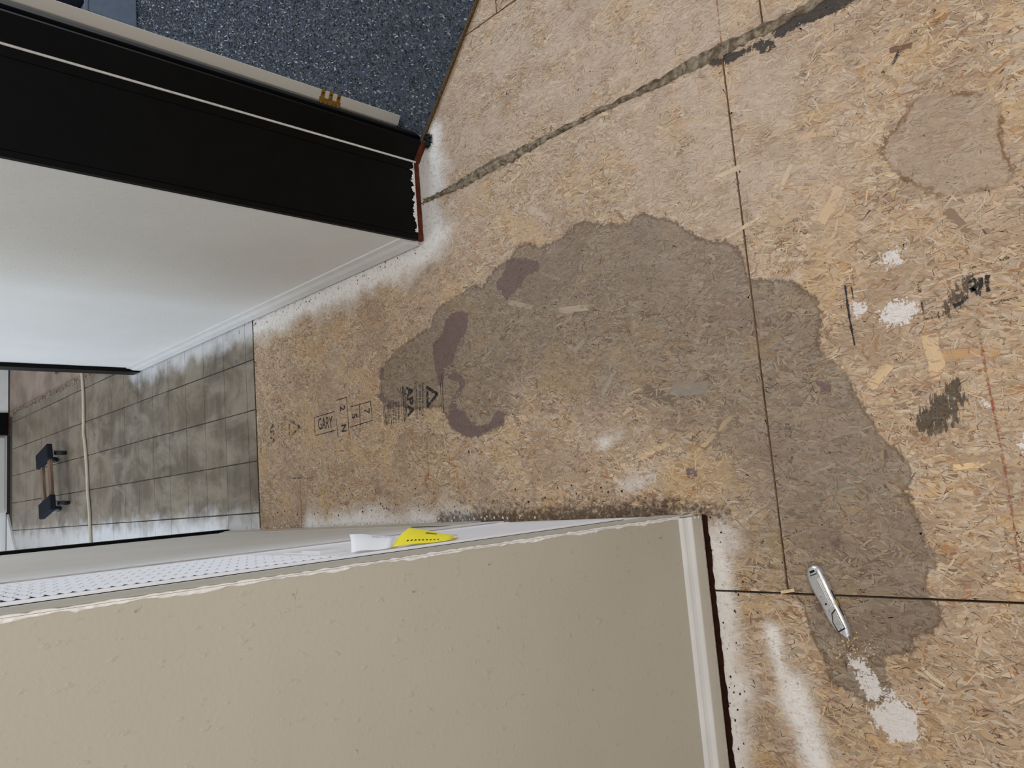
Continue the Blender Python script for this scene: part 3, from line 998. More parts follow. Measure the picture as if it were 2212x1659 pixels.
def baseboard(name, p0, p1, out, mat, z0=0.014, h=0.068, t=0.012, parent=None, cap=None, ends=True):
    """moulded board from p0 to p1; out = unit vector away from the wall"""
    p0, p1, out = Vector((*p0, 0)), Vector((*p1, 0)), Vector((*out, 0))
    prof = [(0, z0), (t, z0), (t, z0 + h * 0.50), (t * 0.90, z0 + h * 0.54), (t * 0.84, z0 + h * 0.58), (t * 0.55, z0 + h * 0.70), (t * 0.42, z0 + h * 0.82), (t * 0.40, z0 + h * 0.92), (t * 0.28, z0 + h * 0.985), (0.0, z0 + h)]
    vs = [q + out * a + Vector((0, 0, z)) for q in (p0, p1) for a, z in prof]
    n = len(prof)
    fs = [(i, i + 1, n + i + 1, n + i) for i in range(n - 1)]
    fs += [tuple(range(n))[::-1], tuple(range(n, 2 * n))]
    o = mesh_obj(name, vs, fs, mat, parent)
    if cap:
        cpr = [(a + (0.0012 if a > 0 else 0.0), z) for a, z in prof[3:]]
        cpr = [(0.0, prof[3][1])] + cpr[:-1] + [(0.0, prof[-1][1] + 0.0012)]
        m_ = len(cpr)
        cvs = [q + out * a + Vector((0, 0, z)) for q in (p0, p1) for a, z in cpr]
        cfs = [(i, i + 1, m_ + i + 1, m_ + i) for i in range(m_ - 1)] + [tuple(range(m_))[::-1], tuple(range(m_, 2 * m_))]
        mesh_obj('moulding_cap', cvs, cfs, cap, o)  # white ledge paint, also carries the gloss highlight in its colour
    bm = bmesh.new()
    bm.from_mesh(o.data)
    bmesh.ops.recalc_face_normals(bm, faces=bm.faces[:])
    bm.to_mesh(o.data)
    bm.free()
    return o


b = struct(baseboard('baseboard_near', (-0.0975, 1.02), (-1.9, 1.02), (0, -1), M['baseboard'], h=0.062, t=0.016, cap=M['baseboard_white']), 'moulded tan baseboard at the foot of the near wall')
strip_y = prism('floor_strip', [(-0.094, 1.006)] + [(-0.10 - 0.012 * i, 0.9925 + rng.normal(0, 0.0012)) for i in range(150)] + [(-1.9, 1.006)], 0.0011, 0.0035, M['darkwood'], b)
ragged('torn_edge', (-0.10, 1.0045, 0.0138), (-1.9, 1.0045, 0.0138), (0, 0, -1), 0.002, 0.0012, (0, -1, 0), M['baseboard'], b, 0.006, seed=8)
ragged('chipped_end', (-0.0975, 1.0062, 0.016), (-0.0975, 1.0062, 0.046), (-1, 0, 0), 0.006, 0.002, (0, -1, 0), M['white_plaster'], b, 0.004, seed=9)
struct(baseboard('baseboard_right', (0.822, 1.955), (0.822, 4.60), (-1, 0), M['baseboard_white'], h=0.075, t=0.014), 'pale moulded baseboard along the right hall wall')
struct(baseboard('baseboard_left', (-0.096, 1.75), (-0.096, 3.42), (1, 0), M['baseboard'], h=0.055, t=0.007), 'thin baseboard below the furnace wall')

# black door end and angled casing
tb = struct(box('trim_1', (0.836, 1.940, 0.026), (1.088, 1.957, HZ), M['black'], bevel=0.001), 'glossy black flat casing on the wall end')
box('edge_bead', (0.8195, 1.9365, 0.026), (0.836, 1.957, HZ), M['black'], tb, 0.004, 3)
box('edge_bead', (0.8365, 1.9385, 0.026), (0.8425, 1.942, HZ), M['black'], tb, 0.001, 2)
box('groove_strip', (1.058, 1.9375, 0.026), (1.088, 1.941, HZ), M['black'], tb, 0.0008, 1)
box('foot', (0.823, 1.944, 0.0), (1.09, 1.957, 0.027), M['redwood'], tb)
ragged('torn_edge', (0.845, 1.9392, 0.026), (1.085, 1.9392, 0.026), (0, 0, 1), 0.007, 0.0028, (0, -1, 0), M['white_plaster'], tb, 0.0022, seed=11)
D45 = Vector((0.735, -0.678, 0)).normalized()
N45 = Vector((D45.y, -D45.x, 0)) * -1     # away from the viewer
if N45.y < 0:
    N45 = -N45
P0 = Vector((1.087, 1.940, 0))


def rot45(o, d):
    return o + D45 * d


def slab45(name, d0, d1, n0, n1, z0, z1, mat, parent=None, bevel=0.0):
    pts = [P0 + D45 * d0 + N45 * n0, P0 + D45 * d1 + N45 * n0, P0 + D45 * d1 + N45 * n1, P0 + D45 * d0 + N45 * n1]
    return prism(name, [(p.x, p.y) for p in pts], z0, z1, mat, parent, bevel)


t2 = struct(slab45('trim_2', 0.0, 0.072, -0.002, 0.016, 0.026, HZ, M['black'], None, 0.0015), 'black casing of the angled doorway')
slab45('jamb_board', 0.050, 0.068, 0.016, 0.125, 0.014, HZ, M['black'], t2, 0.001)
slab45('door_stop', 0.068, 0.080, 0.030, 0.068, 0.014, HZ, M['black'], t2, 0.002)
slab45('foot', 0.0, 0.070, 0.0, 0.015, 0.0, 0.026, M['redwood'], t2)
slab45('back_panel', -0.06, 0.050, 0.030, 0.125, 0.014, HZ, M['black'], t2)
c = P0 + Vector((0.0, -0.003, 0))
tube('caulk_line', [(P0.x - 0.0005, P0.y - 0.0035, 0.02), (P0.x - 0.0005, P0.y - 0.0035, 0.6), (P0.x - 0.001, P0.y - 0.0035, 1.2), (P0.x - 0.001, P0.y - 0.0035, HZ)], 0.0034, M['caulk'], t2, 6)

# door, swung into the carpeted room, seen on its hinge edge
dirD = Vector((0.53, 0.85, 0)).normalized()
a_ = math.radians(2.2)
dirD = Vector((dirD.x * math.cos(a_) - dirD.y * math.sin(a_), dirD.x * math.sin(a_) + dirD.y * math.cos(a_), 0))
nrmD = Vector((dirD.y, -dirD.x, 0))
Q = Vector((1.245, 2.012, 0))
pts = [Q - nrmD * 0.010 + dirD * 0.016, Q, Q + nrmD * 0.033, Q + nrmD * 0.033 + dirD * 0.70, Q - nrmD * 0.010 + dirD * 0.70]
dr = struct(prism('door_1', [(p.x, p.y) for p in pts], 0.022, 2.03, M['door'], None, 0.002), 'off-white interior door opened edge-on into the carpeted room')
face = [Q - nrmD * 0.0015 + dirD * 0.004, Q + nrmD * 0.0 + dirD * 0.004, Q + dirD * 0.69, Q - nrmD * 0.0015 + dirD * 0.69]
# hinge
MD = Matrix((( nrmD.x, -dirD.x, 0, Q.x), (nrmD.y, -dirD.y, 0, Q.y), (0, 0, 1, 0), (0, 0, 0, 1)))   # local: x across edge, y out of edge, z up
hz0 = 0.250
hg = box('hinge', (-0.004, -0.0005, hz0), (0.011, 0.0016, hz0 + 0.076), M['brass'], dr, 0.0004, 1, MD)
for i in range(3):
    box('hinge_finger', (0.009, -0.0004, hz0 + 0.004 + i * 0.028), (0.034, 0.0018, hz0 + 0.017 + i * 0.028), M['brass'], hg, 0.0005, 1, MD)
    bm = bmesh.new()
    lathe(bm, [(0.0026, 0.0), (0.0026, 0.0006)], 10, MD @ Matrix.Translation((0.024, 0.0018, hz0 + 0.0105 + i * 0.028)) @ Matrix.Rotation(-math.pi / 2, 4, 'X'))
    bm_obj('screw', bm, M['darkwood'], hg)
for i in range(5):
    bm = bmesh.new()
    lathe(bm, [(0.0052, 0), (0.006, 0.001), (0.006, 0.0125), (0.0052, 0.0135)], 12, MD @ Matrix.Translation((-0.007, 0.004, hz0 + 0.001 + i * 0.0150)))
    bm_obj('hinge_knuckle', bm, M['brass'], hg, True)

# black casing at the far end of each hall wall
struct(box('trim_3', (0.800, 4.50, 0.012), (0.822, 4.605, HZ), M['black'], None, 0.003), 'black casing on the far end of the right hall wall')
box('edge', (0.806, 4.60, 0.012), (1.06, 4.62, HZ), M['black'], bpy.data.objects['trim_3'])
t4 = struct(box('trim_4', (-0.096, 3.44, 0.012), (-0.083, 3.505, HZ), M['black'], None, 0.003), 'black casing on the far end of the furnace wall')
box('jamb_board', (-0.21, 3.50, 0.012), (-0.098, 3.515, HZ), M['white_trim'], t4)

# ------------------------------------------------------------------ furnace panel in the left hall wall
XF = -0.096
fp = empty('furnace_panel', (XF + 0.0012, 1.30, 0.12))
tag(fp, 'white metal furnace panel with louvered upper half set in the hall wall', 'furnace panel')
inv = Matrix.Translation((-XF, -1.30, -0.12))


def fbox(name, lo, hi, mat, parent=fp, bevel=0.0, seg=1):
    o = box(name, tuple(a - b for a, b in zip(lo, (XF, 1.30, 0.12))), tuple(a - b for a, b in zip(hi, (XF, 1.30, 0.12))), mat, parent, bevel, seg)
    return o


fbox('panel_sheet', (XF, 1.135, 0.125), (XF + 0.003, 1.525, 1.95), M['white_metal'], bevel=0.0008)
fbox('panel_flange', (XF, 1.135, 0.125), (XF + 0.006, 1.150, 1.95), M['white_metal'], bevel=0.001)
fbox('panel_flange', (XF, 1.512, 0.125), (XF + 0.006, 1.528, 1.95), M['white_metal'], bevel=0.001)
fbox('gap', (XF, 1.528, 0.12), (XF + 0.0006, 1.585, 1.95), M['gap'])
fbox('gap', (XF, 1.40, 0.112), (XF + 0.0012, 1.95, 0.122), M['gap'])
fbox('louver_well', (XF + 0.003, 1.170, 0.862), (XF + 0.0034, 1.505, 1.52), M['gap'])
bm = bmesh.new()
W_, D_, H_ = 0.058, 0.0030, 0.0064
# hooded louver: slopes out and down from its top edge, closed at both ends
pr = [(0.0, H_), (0.0014, H_ * 0.8), (D_, 0.0), (D_ - 0.0008, -0.0004), (0.0, H_ * 0.62)]
ra = [bm.verts.new((x, -W_ / 2, z)) for x, z in pr]
rb = [bm.verts.new((x, W_ / 2, z)) for x, z in pr]
for i in range(len(pr)):
    j = (i + 1) % len(pr)
    bm.faces.new((ra[i], ra[j], rb[j], rb[i]))
bm.faces.new(ra[::-1])
bm.faces.new(rb)
bmesh.ops.recalc_face_normals(bm, faces=bm.faces[:])
lme = bpy.data.meshes.new('louver')
bm.to_mesh(lme)
bm.free()
lme.materials.append(M['white_metal'])
for cidx in range(5):
    for ridx in range(40):
        o = bpy.data.objects.new('louver', lme)
        link(o, fp)
        o.location = (0.0034, 1.205 + cidx * 0.0665 - 1.30, 0.866 + ridx * 0.0162 - 0.12)
for cidx in range(6):
    yy = 1.1715 + cidx * 0.0665
    fbox('mullion', (XF + 0.003, yy - 0.003, 0.862), (XF + 0.0042, yy + 0.003, 1.52), M['white_metal'])
fbox('louver_sill', (XF + 0.003, 1.17, 0.852), (XF + 0.006, 1.505, 0.864), M['white_metal'], bevel=0.0008)
# trims either side
struct(box('trim_5', (XF, 1.044, 0.02), (XF + 0.003, 1.118, HZ), M['tan'], None, 0.0012), 'narrow tan corner strip beside the furnace panel')
t6 = struct(box('trim_6', (XF, 1.585, 0.075), (XF + 0.007, 1.675, HZ), M['white_trim'], None, 0.002), 'white vertical strip on the far side of the furnace gap')
ragged('chipped_edge', (XF + 0.007, 1.585, 0.1), (XF + 0.007, 1.585, 1.6), (0, -1, 0), 0.002, 0.001, (1, 0, 0), M['white_plaster'], t6, 0.008, 0.001, 21)
# handle / latch box
lt = empty('panel_latch', (XF + 0.003, 1.31, 0.80))
tag(lt, 'small white rectangular latch on the furnace panel below the louvers', 'latch')
box('latch_body', (0.0, -0.035, -0.028), (0.008, 0.030, 0.028), M['white_trim'], lt, 0.0015)
box('latch_plate', (0.0, 0.05, -0.055), (0.0025, 0.13, 0.01), M['white_trim'], lt, 0.0008)


# curled paper tags
def paper(name, A, B, C_, D, mat, bow, label, cat):
    """A,B top edge wall->out, D,C bottom edge; bow lifts the middle"""
    A, B, C_, D = map(Vector, (A, B, C_, D))
    nu, nv = 14, 8
    org = (A + D) / 2
    vs, fs = [], []
    nn = (B - A).cross(D - A).normalized()
    for j in range(nv + 1):
        for i in range(nu + 1):
            s, t = i / nu, j / nv
            q = (A.lerp(B, s)).lerp(D.lerp(C_, s), t)
            q = q + nn * (bow * math.sin(math.pi * s) + bow * 0.25 * math.sin(2 * math.pi * t)) * 1.0
            vs.append(q - org)
    for j in range(nv):
        for i in range(nu):
            a = j * (nu + 1) + i
            fs.append((a, a + 1, a + nu + 2, a + nu + 1))
    o = mesh_obj(name, vs, fs, mat, None, True)
    o.location = org
    sm = o.modifiers.new('thickness', 'SOLIDIFY')
    sm.thickness = 0.0004
    tag(o, label, cat)

    def on(s, t, lift=0.0006):
        q = (A.lerp(B, s)).lerp(D.lerp(C_, s), t) + nn * (bow * math.sin(math.pi * s) + bow * 0.25 * math.sin(2 * math.pi * t))
        return q - org, nn
    return o, on


X0 = XF + 0.0085
pw, on_w = paper('paper_tag', (X0, 1.170, 0.828), (-0.0605, 1.245, 0.783), (-0.0725, 1.235, 0.690), (X0, 1.165, 0.750), M['paper'], -0.006, 'curled white paper slip stuck to the furnace panel', 'paper')
py, on_y = paper('paper_notice', (X0, 1.175, 0.742), (-0.0620, 1.255, 0.642), (-0.0885, 1.255, 0.520), (X0, 1.160, 0.615), M['paper_yellow'], -0.005, 'curled yellow notice with black print under the white slip', 'paper')


def paper_text(par, on, txt, s0, s1, t0, t1, mat, lines):
    """print wrapped on the sheet, reading along t, line height along s"""
    vsr, fsr = text_mesh(txt, 1.0, (0, 0, 0), (1, 0, 0), (0, 1, 0), 0, bold=0.02)
    xs = [v.x for v in vsr]
    ys = [v.y for v in vsr]
    x0, x1, y0, y1 = min(xs), max(xs), min(ys), max(ys)
    vs = []
    for v in vsr:
        t = t0 + (t1 - t0) * (v.x - x0) / (x1 - x0)
        s = s0 + (s1 - s0) * (v.y - y0) / (y1 - y0)
        q, nn = on(s, t)
        vs.append(q + nn * lines)
    return mesh_obj('print', vs, fsr, mat, par)


for sg in (0.0007, -0.0010):
    paper_text(pw, on_w, 'Part# 1188070', 0.80, 0.64, 0.93, 0.48, M['print_grey'], sg)
    paper_text(py, on_y, 'IIIIIIIIII', 0.70, 0.56, 0.42, 0.62, M['print_dark'], sg)
    paper_text(py, on_y, '- - - - - - - - -', 0.18, 0.13, 0.20, 0.75, M['print_dark'], sg)
    paper_text(py, on_y, '- - - - -', 0.66, 0.62, 0.82, 0.95, M['print_dark'], sg)

# ------------------------------------------------------------------ carpet
CP = [(1.130, 1.952), (1.166, 1.900), (1.492, 1.599), (1.95, 1.20), (4.1, 1.20), (4.1, 6.2), (1.065, 6.2), (1.065, 2.035), (1.20, 2.035)]
cp = prism('carpet', CP, 0.0, 0.009, M['carpet_base'])
tag(cp, 'grey-blue cut pile carpet past the angled doorway', 'carpet')
ed = []
for i in range(2):
    pass
tube('cut_edge', [(x, y, 0.006) for x, y in ((1.150, 1.915), (1.166, 1.8985), (1.25, 1.8215), (1.36, 1.7195), (1.492, 1.5975), (1.7, 1.417), (1.95, 1.199))], 0.0055, M['carpet_edge'], cp, 8)


def pile():
    VP = np.array([(1.08, 2.03), (1.14, 1.945), (1.168, 1.903), (1.492, 1.603), (1.66, 1.46), (2.9, 3.6), (3.3, 4.9), (2.6, 4.9)])
    n = 120000
    P = np.stack([rng.uniform(1.06, 3.4, n), rng.uniform(1.45, 4.95, n)], 1)
    dist = np.hypot(P[:, 0] - 1.2, P[:, 1] - 1.6)
    keep = (poly_sdf(P, VP) < -0.004) & (rng.random(n) < np.clip(1.6 / (dist + 0.6), 0.25, 1))
    P = P[keep]
    n = len(P)
    a = rng.uniform(0, 2 * math.pi, n)
    wd = rng.uniform(0.0014, 0.0030, n) * (1 + 0.35 * np.hypot(P[:, 0] - 1.2, P[:, 1] - 1.6))
    lean = rng.normal(0, 0.0035, (n, 2))
    ht = rng.uniform(0.004, 0.0085, n)
    dx, dy = np.cos(a) * wd, np.sin(a) * wd
    V0 = np.stack([P[:, 0] - dx, P[:, 1] - dy, np.full(n, 0.0085)], 1)
    V1 = np.stack([P[:, 0] + dx, P[:, 1] + dy, np.full(n, 0.0085)], 1)
    V2 = np.stack([P[:, 0] + lean[:, 0] + dx * 0.7, P[:, 1] + lean[:, 1] + dy * 0.7, 0.0085 + ht], 1)
    V3 = np.stack([P[:, 0] + lean[:, 0] - dx * 0.7, P[:, 1] + lean[:, 1] - dy * 0.7, 0.0085 + ht], 1)
    co = np.stack([V0, V1, V2, V3], 1).reshape(-1, 3)
    me = bpy.data.meshes.new('carpet_pile')
    me.vertices.add(n * 4)
    me.vertices.foreach_set('co', co.astype(np.float32).ravel())
    me.loops.add(n * 4)
    me.loops.foreach_set('vertex_index', np.arange(n * 4, dtype=np.int32))
    me.polygons.add(n)
    me.polygons.foreach_set('loop_start', np.arange(0, n * 4, 4, dtype=np.int32))
    me.update(calc_edges=True)
    me.validate()
    pal = np.array([s2l(c) for c in ((90, 93, 98), (114, 118, 123), (138, 142, 147), (178, 182, 187), (62, 64, 68), (102, 104, 108))])
    c = pal[rng.choice(6, n, p=[0.22, 0.26, 0.22, 0.10, 0.10, 0.10])]
    c = np.repeat(np.concatenate([c, np.ones((n, 1))], 1)[:, None], 4, 1).reshape(-1)
    at = me.attributes.new('fcol', 'FLOAT_COLOR', 'POINT')
    at.data.foreach_set('color', c.astype(np.float32))
    me.materials.append(M['carpet'])
    o = bpy.data.objects.new('carpet_pile', me)
    link(o, cp)
    o['kind'] = 'stuff'


pile()


def fuzz(name, centre, r, n, cols, mat, label, cat):
    vs, fs, cc = [], [], []
    for i in range(n):
        a = random.uniform(0, 2 * math.pi)
        rr = r * math.sqrt(random.random())
        b = Vector((math.cos(a) * rr, math.sin(a) * rr * 0.8, 0.0005))
        d = Vector((random.gauss(0, 1), random.gauss(0, 1), abs(random.gauss(0.6, 0.5)))).normalized() * random.uniform(0.006, 0.018)
        s = Vector((-d.y, d.x, 0.2)).normalized() * random.uniform(0.0006, 0.0014)
        m = b + d * 0.6 + Vector((random.gauss(0, 0.003), random.gauss(0, 0.003), 0.002))
        k = len(vs)
        vs += [b - s, b + s, m + s, m - s, b + d]
        fs += [(k, k + 1, k + 2, k + 3), (k + 3, k + 2, k + 4)]
        cc += [random.choice(cols)] * 5
    for v in vs:
        v.z = max(v.z, 0.0003)
    o = mesh_obj(name, vs, fs, mat)
    o.location = centre
    at = o.data.attributes.new('fcol', 'FLOAT_COLOR', 'POINT')
    for i, c_ in enumerate(cc):
        at.data[i].color = (*s2l(c_), 1)
    tag(o, label, cat)
    return o


tx, ty = fl(926, 303)
fuzz('carpet_tuft', (tx - 0.004, ty, 0.0011), 0.022, 420, ((26, 34, 34), (40, 52, 50), (18, 22, 24), (110, 128, 122), (52, 66, 66)), M['carpet'], 'frayed dark green carpet tuft at the foot of the black jamb', 'carpet tuft')

# ------------------------------------------------------------------ bedroom things glimpsed past the door
sb = empty('storage_box', (3.05, 4.62, 0.0))
tag(sb, 'low grey storage box on the carpet behind the open door', 'box')
box('body', (-0.22, -0.19, 0.0175), (0.8, 0.25, 0.30), M['box_grey'], sb, 0.008)
box('rim', (-0.23, -0.20, 0.28), (0.81, 0.26, 0.305), M['box_grey'], sb, 0.006)


def cloth(name, loc, sx, sy, h, mat, label, cat, seed):
    r2 = np.random.default_rng(seed)
    n = 12
    ph = r2.uniform(0, 6, 6)
    top, bot = [], []
    for j in range(n + 1):
        for i in range(n + 1):
            u, v = i / n * 2 - 1, j / n * 2 - 1
            k = max(abs(u), abs(v))
            e = 1 - k ** 4
            z = h * (0.35 + 0.65 * e) + 0.012 * math.sin(4 * u + ph[0]) * math.cos(3 * v + ph[1]) + 0.006 * math.sin(9 * v + ph[2] + 3 * u)
            x = u * sx * (1 + 0.05 * math.sin(3 * v + ph[3]))
            y = v * sy * (1 + 0.06 * math.sin(4 * u + ph[4]))
            top.append((x, y, max(0.004, z)))
            bot.append((x, y, 0.0))
    m = len(top)
    fs = []
    for j in range(n):
        for i in range(n):
            a = j * (n + 1) + i
            fs.append((a, a + 1, a + n + 2, a + n + 1))
            fs.append((m + a, m + a + n + 1, m + a + n + 2, m + a + 1))
    ring = [i for i in range(n + 1)] + [(j) * (n + 1) + n for j in range(1, n + 1)] + [n * (n + 1) + i for i in range(n - 1, -1, -1)] + [j * (n + 1) for j in range(n - 1, 0, -1)]
    for a, b_ in zip(ring, ring[1:] + ring[:1]):
        fs.append((a, m + a, m + b_, b_))
    o = mesh_obj(name, top + bot, fs, mat, None, True)
    o.location = loc
    return tag(o, label, cat)


cloth('folded_cloth', (3.22, 4.60, 0.306), 0.17, 0.15, 0.09, M['cloth_blue'], 'pale blue folded cloth on the grey storage box', 'cloth', 3)
cloth('dark_garment', (2.95, 4.58, 0.306), 0.09, 0.16, 0.06, M['cloth_black'], 'crumpled black garment on the grey storage box', 'garment', 5)
dk = empty('dresser', (3.2, 5.25, 0.0))
tag(dk, 'black dresser standing behind the storage box', 'dresser')
box('carcass', (-0.7, -0.30, 0.0175), (0.8, 0.25, 0.85), M['black_dull'], dk, 0.004)
for i in range(3):
    box('drawer_front', (-0.68, -0.315, 0.06 + i * 0.26), (0.78, -0.298, 0.30 + i * 0.26), M['black_dull'], dk, 0.003)

# ------------------------------------------------------------------ far end of the hall
wf = struct(box('wall_far', (-1.9, 7.64, 0.012), (2.3, 7.76, HZ), M['greige']), 'pale wall closing the far end')
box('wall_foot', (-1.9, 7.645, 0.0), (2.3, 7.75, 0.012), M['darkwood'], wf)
struct(baseboard('baseboard_far', (0.955, 7.64), (2.3, 7.64), (0, -1), M['baseboard_white'], h=0.16, t=0.07, z0=0.012), 'white plinth at the far end of the hall')
struct(box('trim_7', (0.770, 7.56, 0.012), (0.955, 7.66, HZ), M['black'], None, 0.004), 'black door casing at the far end')
box('foot', (0.765, 7.565, 0.0), (0.958, 7.65, 0.012), M['redwood'], bpy.data.objects['trim_7'])
d2 = struct(box('door_2', (0.13, 7.60, 0.012), (0.768, 7.64, 2.0), M['door'], None, 0.002), 'white door panel at the far end')
box('bottom_rail', (0.15, 7.592, 0.03), (0.75, 7.601, 0.20), M['door'], d2, 0.002)
fa, fb = fl(20, 1110), fl(39, 1190)
th = prism('threshold_board', [(fa[0], fa[1]), (fb[0] - 0.03, fb[1]), (fb[0] - 0.5, fb[1] + 0.2), (fa[0] - 0.75, fa[1] + 0.0)], 0.0006, 0.02, M['baseboard_white'], None, 0.003)
tag(th, 'white painted threshold board set diagonally in the far corner', 'threshold')

# cord lying across the tiles
cpx = [(178, 790), (181, 806), (184, 850), (185, 905), (185, 935), (188, 960), (192, 1010), (194, 1060), (198, 1110), (200, 1167), (201, 1180)]
cv = [fl(u, v) for u, v in cpx]
cr = []
for i in range(len(cv) - 1):
    for k in range(4):
        t = k / 4
        p0, p1, p2, p3 = [np.array(cv[min(max(i + q, 0), len(cv) - 1)]) for q in (-1, 0, 1, 2)]
        q = 0.5 * ((2 * p1) + (-p0 + p2) * t + (2 * p0 - 5 * p1 + 4 * p2 - p3) * t * t + (-p0 + 3 * p1 - 3 * p2 + p3) * t ** 3)
        cr.append((q[0], q[1], 0.0125))
tag(tube('floor_cord', cr, 0.0095, M['cord'], None, 8), 'beige electric cord lying across the tiled hall', 'cord')

# ------------------------------------------------------------------ furniture dolly
ZT = 0.0026
dl = empty('furniture_dolly', (0.292, 6.03, ZT), math.radians(11.5))
tag(dl, 'wooden furniture dolly with black padded ends and four casters', 'dolly')
k = NT('dolly_wood', 0.6, 0.3)
nzz = k.noise(k.obj(), 22, 4, 0.6, 0.4, 'Fac', (0.15, 1, 1))
k.color(k.mix(k.ss(nzz, 0.3, 0.7), s2l((96, 74, 58)), s2l((148, 122, 100))))
M['dolly_wood'] = k.m
for s in (-1, 1):
    box('rail', (-0.222, s * 0.095 - 0.030, 0.090), (0.222, s * 0.095 + 0.030, 0.108), M['dolly_wood'], dl, 0.002)
for s in (-1, 1):
    pd = box('end_pad', (s * 0.175 - 0.052, -0.143, 0.0885), (s * 0.175 + 0.052, 0.143, 0.126), M['pad'], dl, 0.008, 3)
for sx in (-1, 1):
    for sy in (-1, 1):
        cx, cy = sx * 0.175, sy * 0.100
        ang = {(-1, -1): 1.25, (1, -1): 1.15, (-1, 1): 1.7, (1, 1): 1.6}[(sx, sy)]
        T = Matrix.Translation((cx, cy, 0))
        Rz = Matrix.Rotation(ang, 4, 'Z')
        bm = bmesh.new()
        add_box(bm, (-0.026, -0.02, 0.0855), (0.026, 0.02, 0.0885), T)
        lathe(bm, [(0.018, 0.078), (0.021, 0.081), (0.021, 0.0855)], 16, T)
        cs = bm_obj('caster_plate', bm, M['zinc'], dl)
        bm = bmesh.new()
        for q in (-1, 1):
            add_box(bm, (-0.022, q * 0.0165 - 0.0012, 0.028), (0.014, q * 0.0165 + 0.0012, 0.080), T @ Rz)
        add_box(bm, (-0.022, -0.0177, 0.077), (0.016, 0.0177, 0.080), T @ Rz)
        bm_obj('caster_fork', bm, M['zinc'], cs)
        wm = T @ Rz @ Matrix.Translation((-0.014, 0, 0.0375)) @ Matrix.Rotation(math.pi / 2, 4, 'X')
        bm = bmesh.new()
        lathe(bm, [(0.026, -0.0125), (0.033, -0.0125), (0.0372, -0.008), (0.0375, 0.0), (0.0372, 0.008), (0.033, 0.0125), (0.026, 0.0125)], 24, wm)
        bm_obj('wheel', bm, M['rubber'], cs, True)
        bm = bmesh.new()
        lathe(bm, [(0.008, -0.0145), (0.023, -0.0132), (0.023, 0.0132), (0.008, 0.0145)], 16, wm)
        bm_obj('wheel_hub', bm, M['grey_wheel'], cs)

# ------------------------------------------------------------------ utility knife
ka, kb = np.array(fl(1757, 1222)), np.array(fl(1832, 1376))
kd = (kb - ka) / np.linalg.norm(kb - ka)
KL = float(np.linalg.norm(kb - ka))
kn = empty('utility_knife', ((ka[0] + kb[0]) / 2, (ka[1] + kb[1]) / 2, 0.0015), math.atan2(kd[1], kd[0]))
tag(kn, 'worn silver metal utility knife lying on the stained strand board', 'utility knife')
k = NT('cast_aluminium', 0.42, 0.5)
k.b.inputs['Metallic'].default_value = 0.8
po = k.obj()
sp_ = k.ss(k.noise(po, 150, 4, 0.7), 0.52, 0.66)
lw = k.ss(k.noise(po, 30, 3, 0.6), 0.40, 0.62)
k.color(k.mix(k.math('MULTIPLY', sp_, lw), k.mix(k.noise(po, 60, 3), s2l((192, 194, 197)), s2l((226, 228, 232))), s2l((92, 92, 95))))
k.set(k.b.inputs['Roughness'], k.math('ADD', 0.32, k.math('MULTIPLY', lw, 0.2)))
M['alu'] = k.m
h2 = KL / 2
# side outline (local x along the knife, +x = blade end; local y: spine side)
out = [(-h2, 0.006), (-h2 + 0.004, 0.0125), (-h2 + 0.012, 0.0150), (-h2 + 0.035, 0.0155), (-0.02, 0.0150), (0.01, 0.0145), (0.035, 0.0150), (h2 - 0.018, 0.0140), (h2 - 0.003, 0.0115), (h2, 0.0085),
       (h2 - 0.004, 0.0010), (h2 - 0.016, -0.0070), (0.042, -0.0110), (0.022, -0.0125), (0.0, -0.0120), (-0.025, -0.0145), (-0.050, -0.0140), (-h2 + 0.010, -0.0105), (-h2 + 0.002, -0.006)]
SGN = 1.0
# spine faces the near side of the photo (towards -y of the room)
ly = Vector((-kd[1], kd[0], 0))
if ly.y > 0:
    SGN = -1.0
out = [(x, y * SGN * 1.16) for x, y in out]


def inset(poly, a):
    n = len(poly)
    c = Vector((sum(p[0] for p in poly) / n, sum(p[1] for p in poly) / n))
    res = []
    for i in range(n):
        p = Vector(poly[i])
        e = (Vector(poly[(i + 1) % n]) - Vector(poly[i - 1])).normalized()
        nn = Vector((-e.y, e.x))
        if nn.dot(Vector((0, c.y)) - Vector((0, p.y))) < 0 and abs(p.y) > 0.004:
            nn = -nn
        elif abs(p.y) <= 0.004:
            nn = Vector((-1 if p.x > 0 else 1, 0))
        res.append(p + nn * a)
    return res


def loft(name, layers, mat, parent):
    vs, fs = [], []
    n = len(layers[0][0])
    for poly, z in layers:
        vs += [(p[0], p[1], z) for p in poly]
    for l in range(len(layers) - 1):
        for i in range(n):
            j = (i + 1) % n
            fs.append((l * n + i, l * n + j, (l + 1) * n + j, (l + 1) * n + i))
    fs.append(tuple(range(n))[::-1])
    fs.append(tuple(range((len(layers) - 1) * n, len(layers) * n)))
    o = mesh_obj(name, vs, fs, mat, parent)
    bm = bmesh.new()
    bm.from_mesh(o.data)
    bmesh.ops.recalc_face_normals(bm, faces=bm.faces[:])
    bm.to_mesh(o.data)
    bm.free()
    return o


hb = loft('handle_half', [(inset(out, 0.0028), 0.0), (inset(out, 0.0006), 0.0022), (out, 0.0055), (out, 0.0098)], M['alu'], kn)
ht_ = loft('handle_half', [(out, 0.0102), (out, 0.0145), (inset(out, 0.0014), 0.0168), (inset(out, 0.0046), 0.0192)], M['alu'], kn)
loft('handle_seam', [(inset(out, 0.0012), 0.0095), (inset(out, 0.0012), 0.0106)], M['black_dull'], kn)
zt = 0.0192


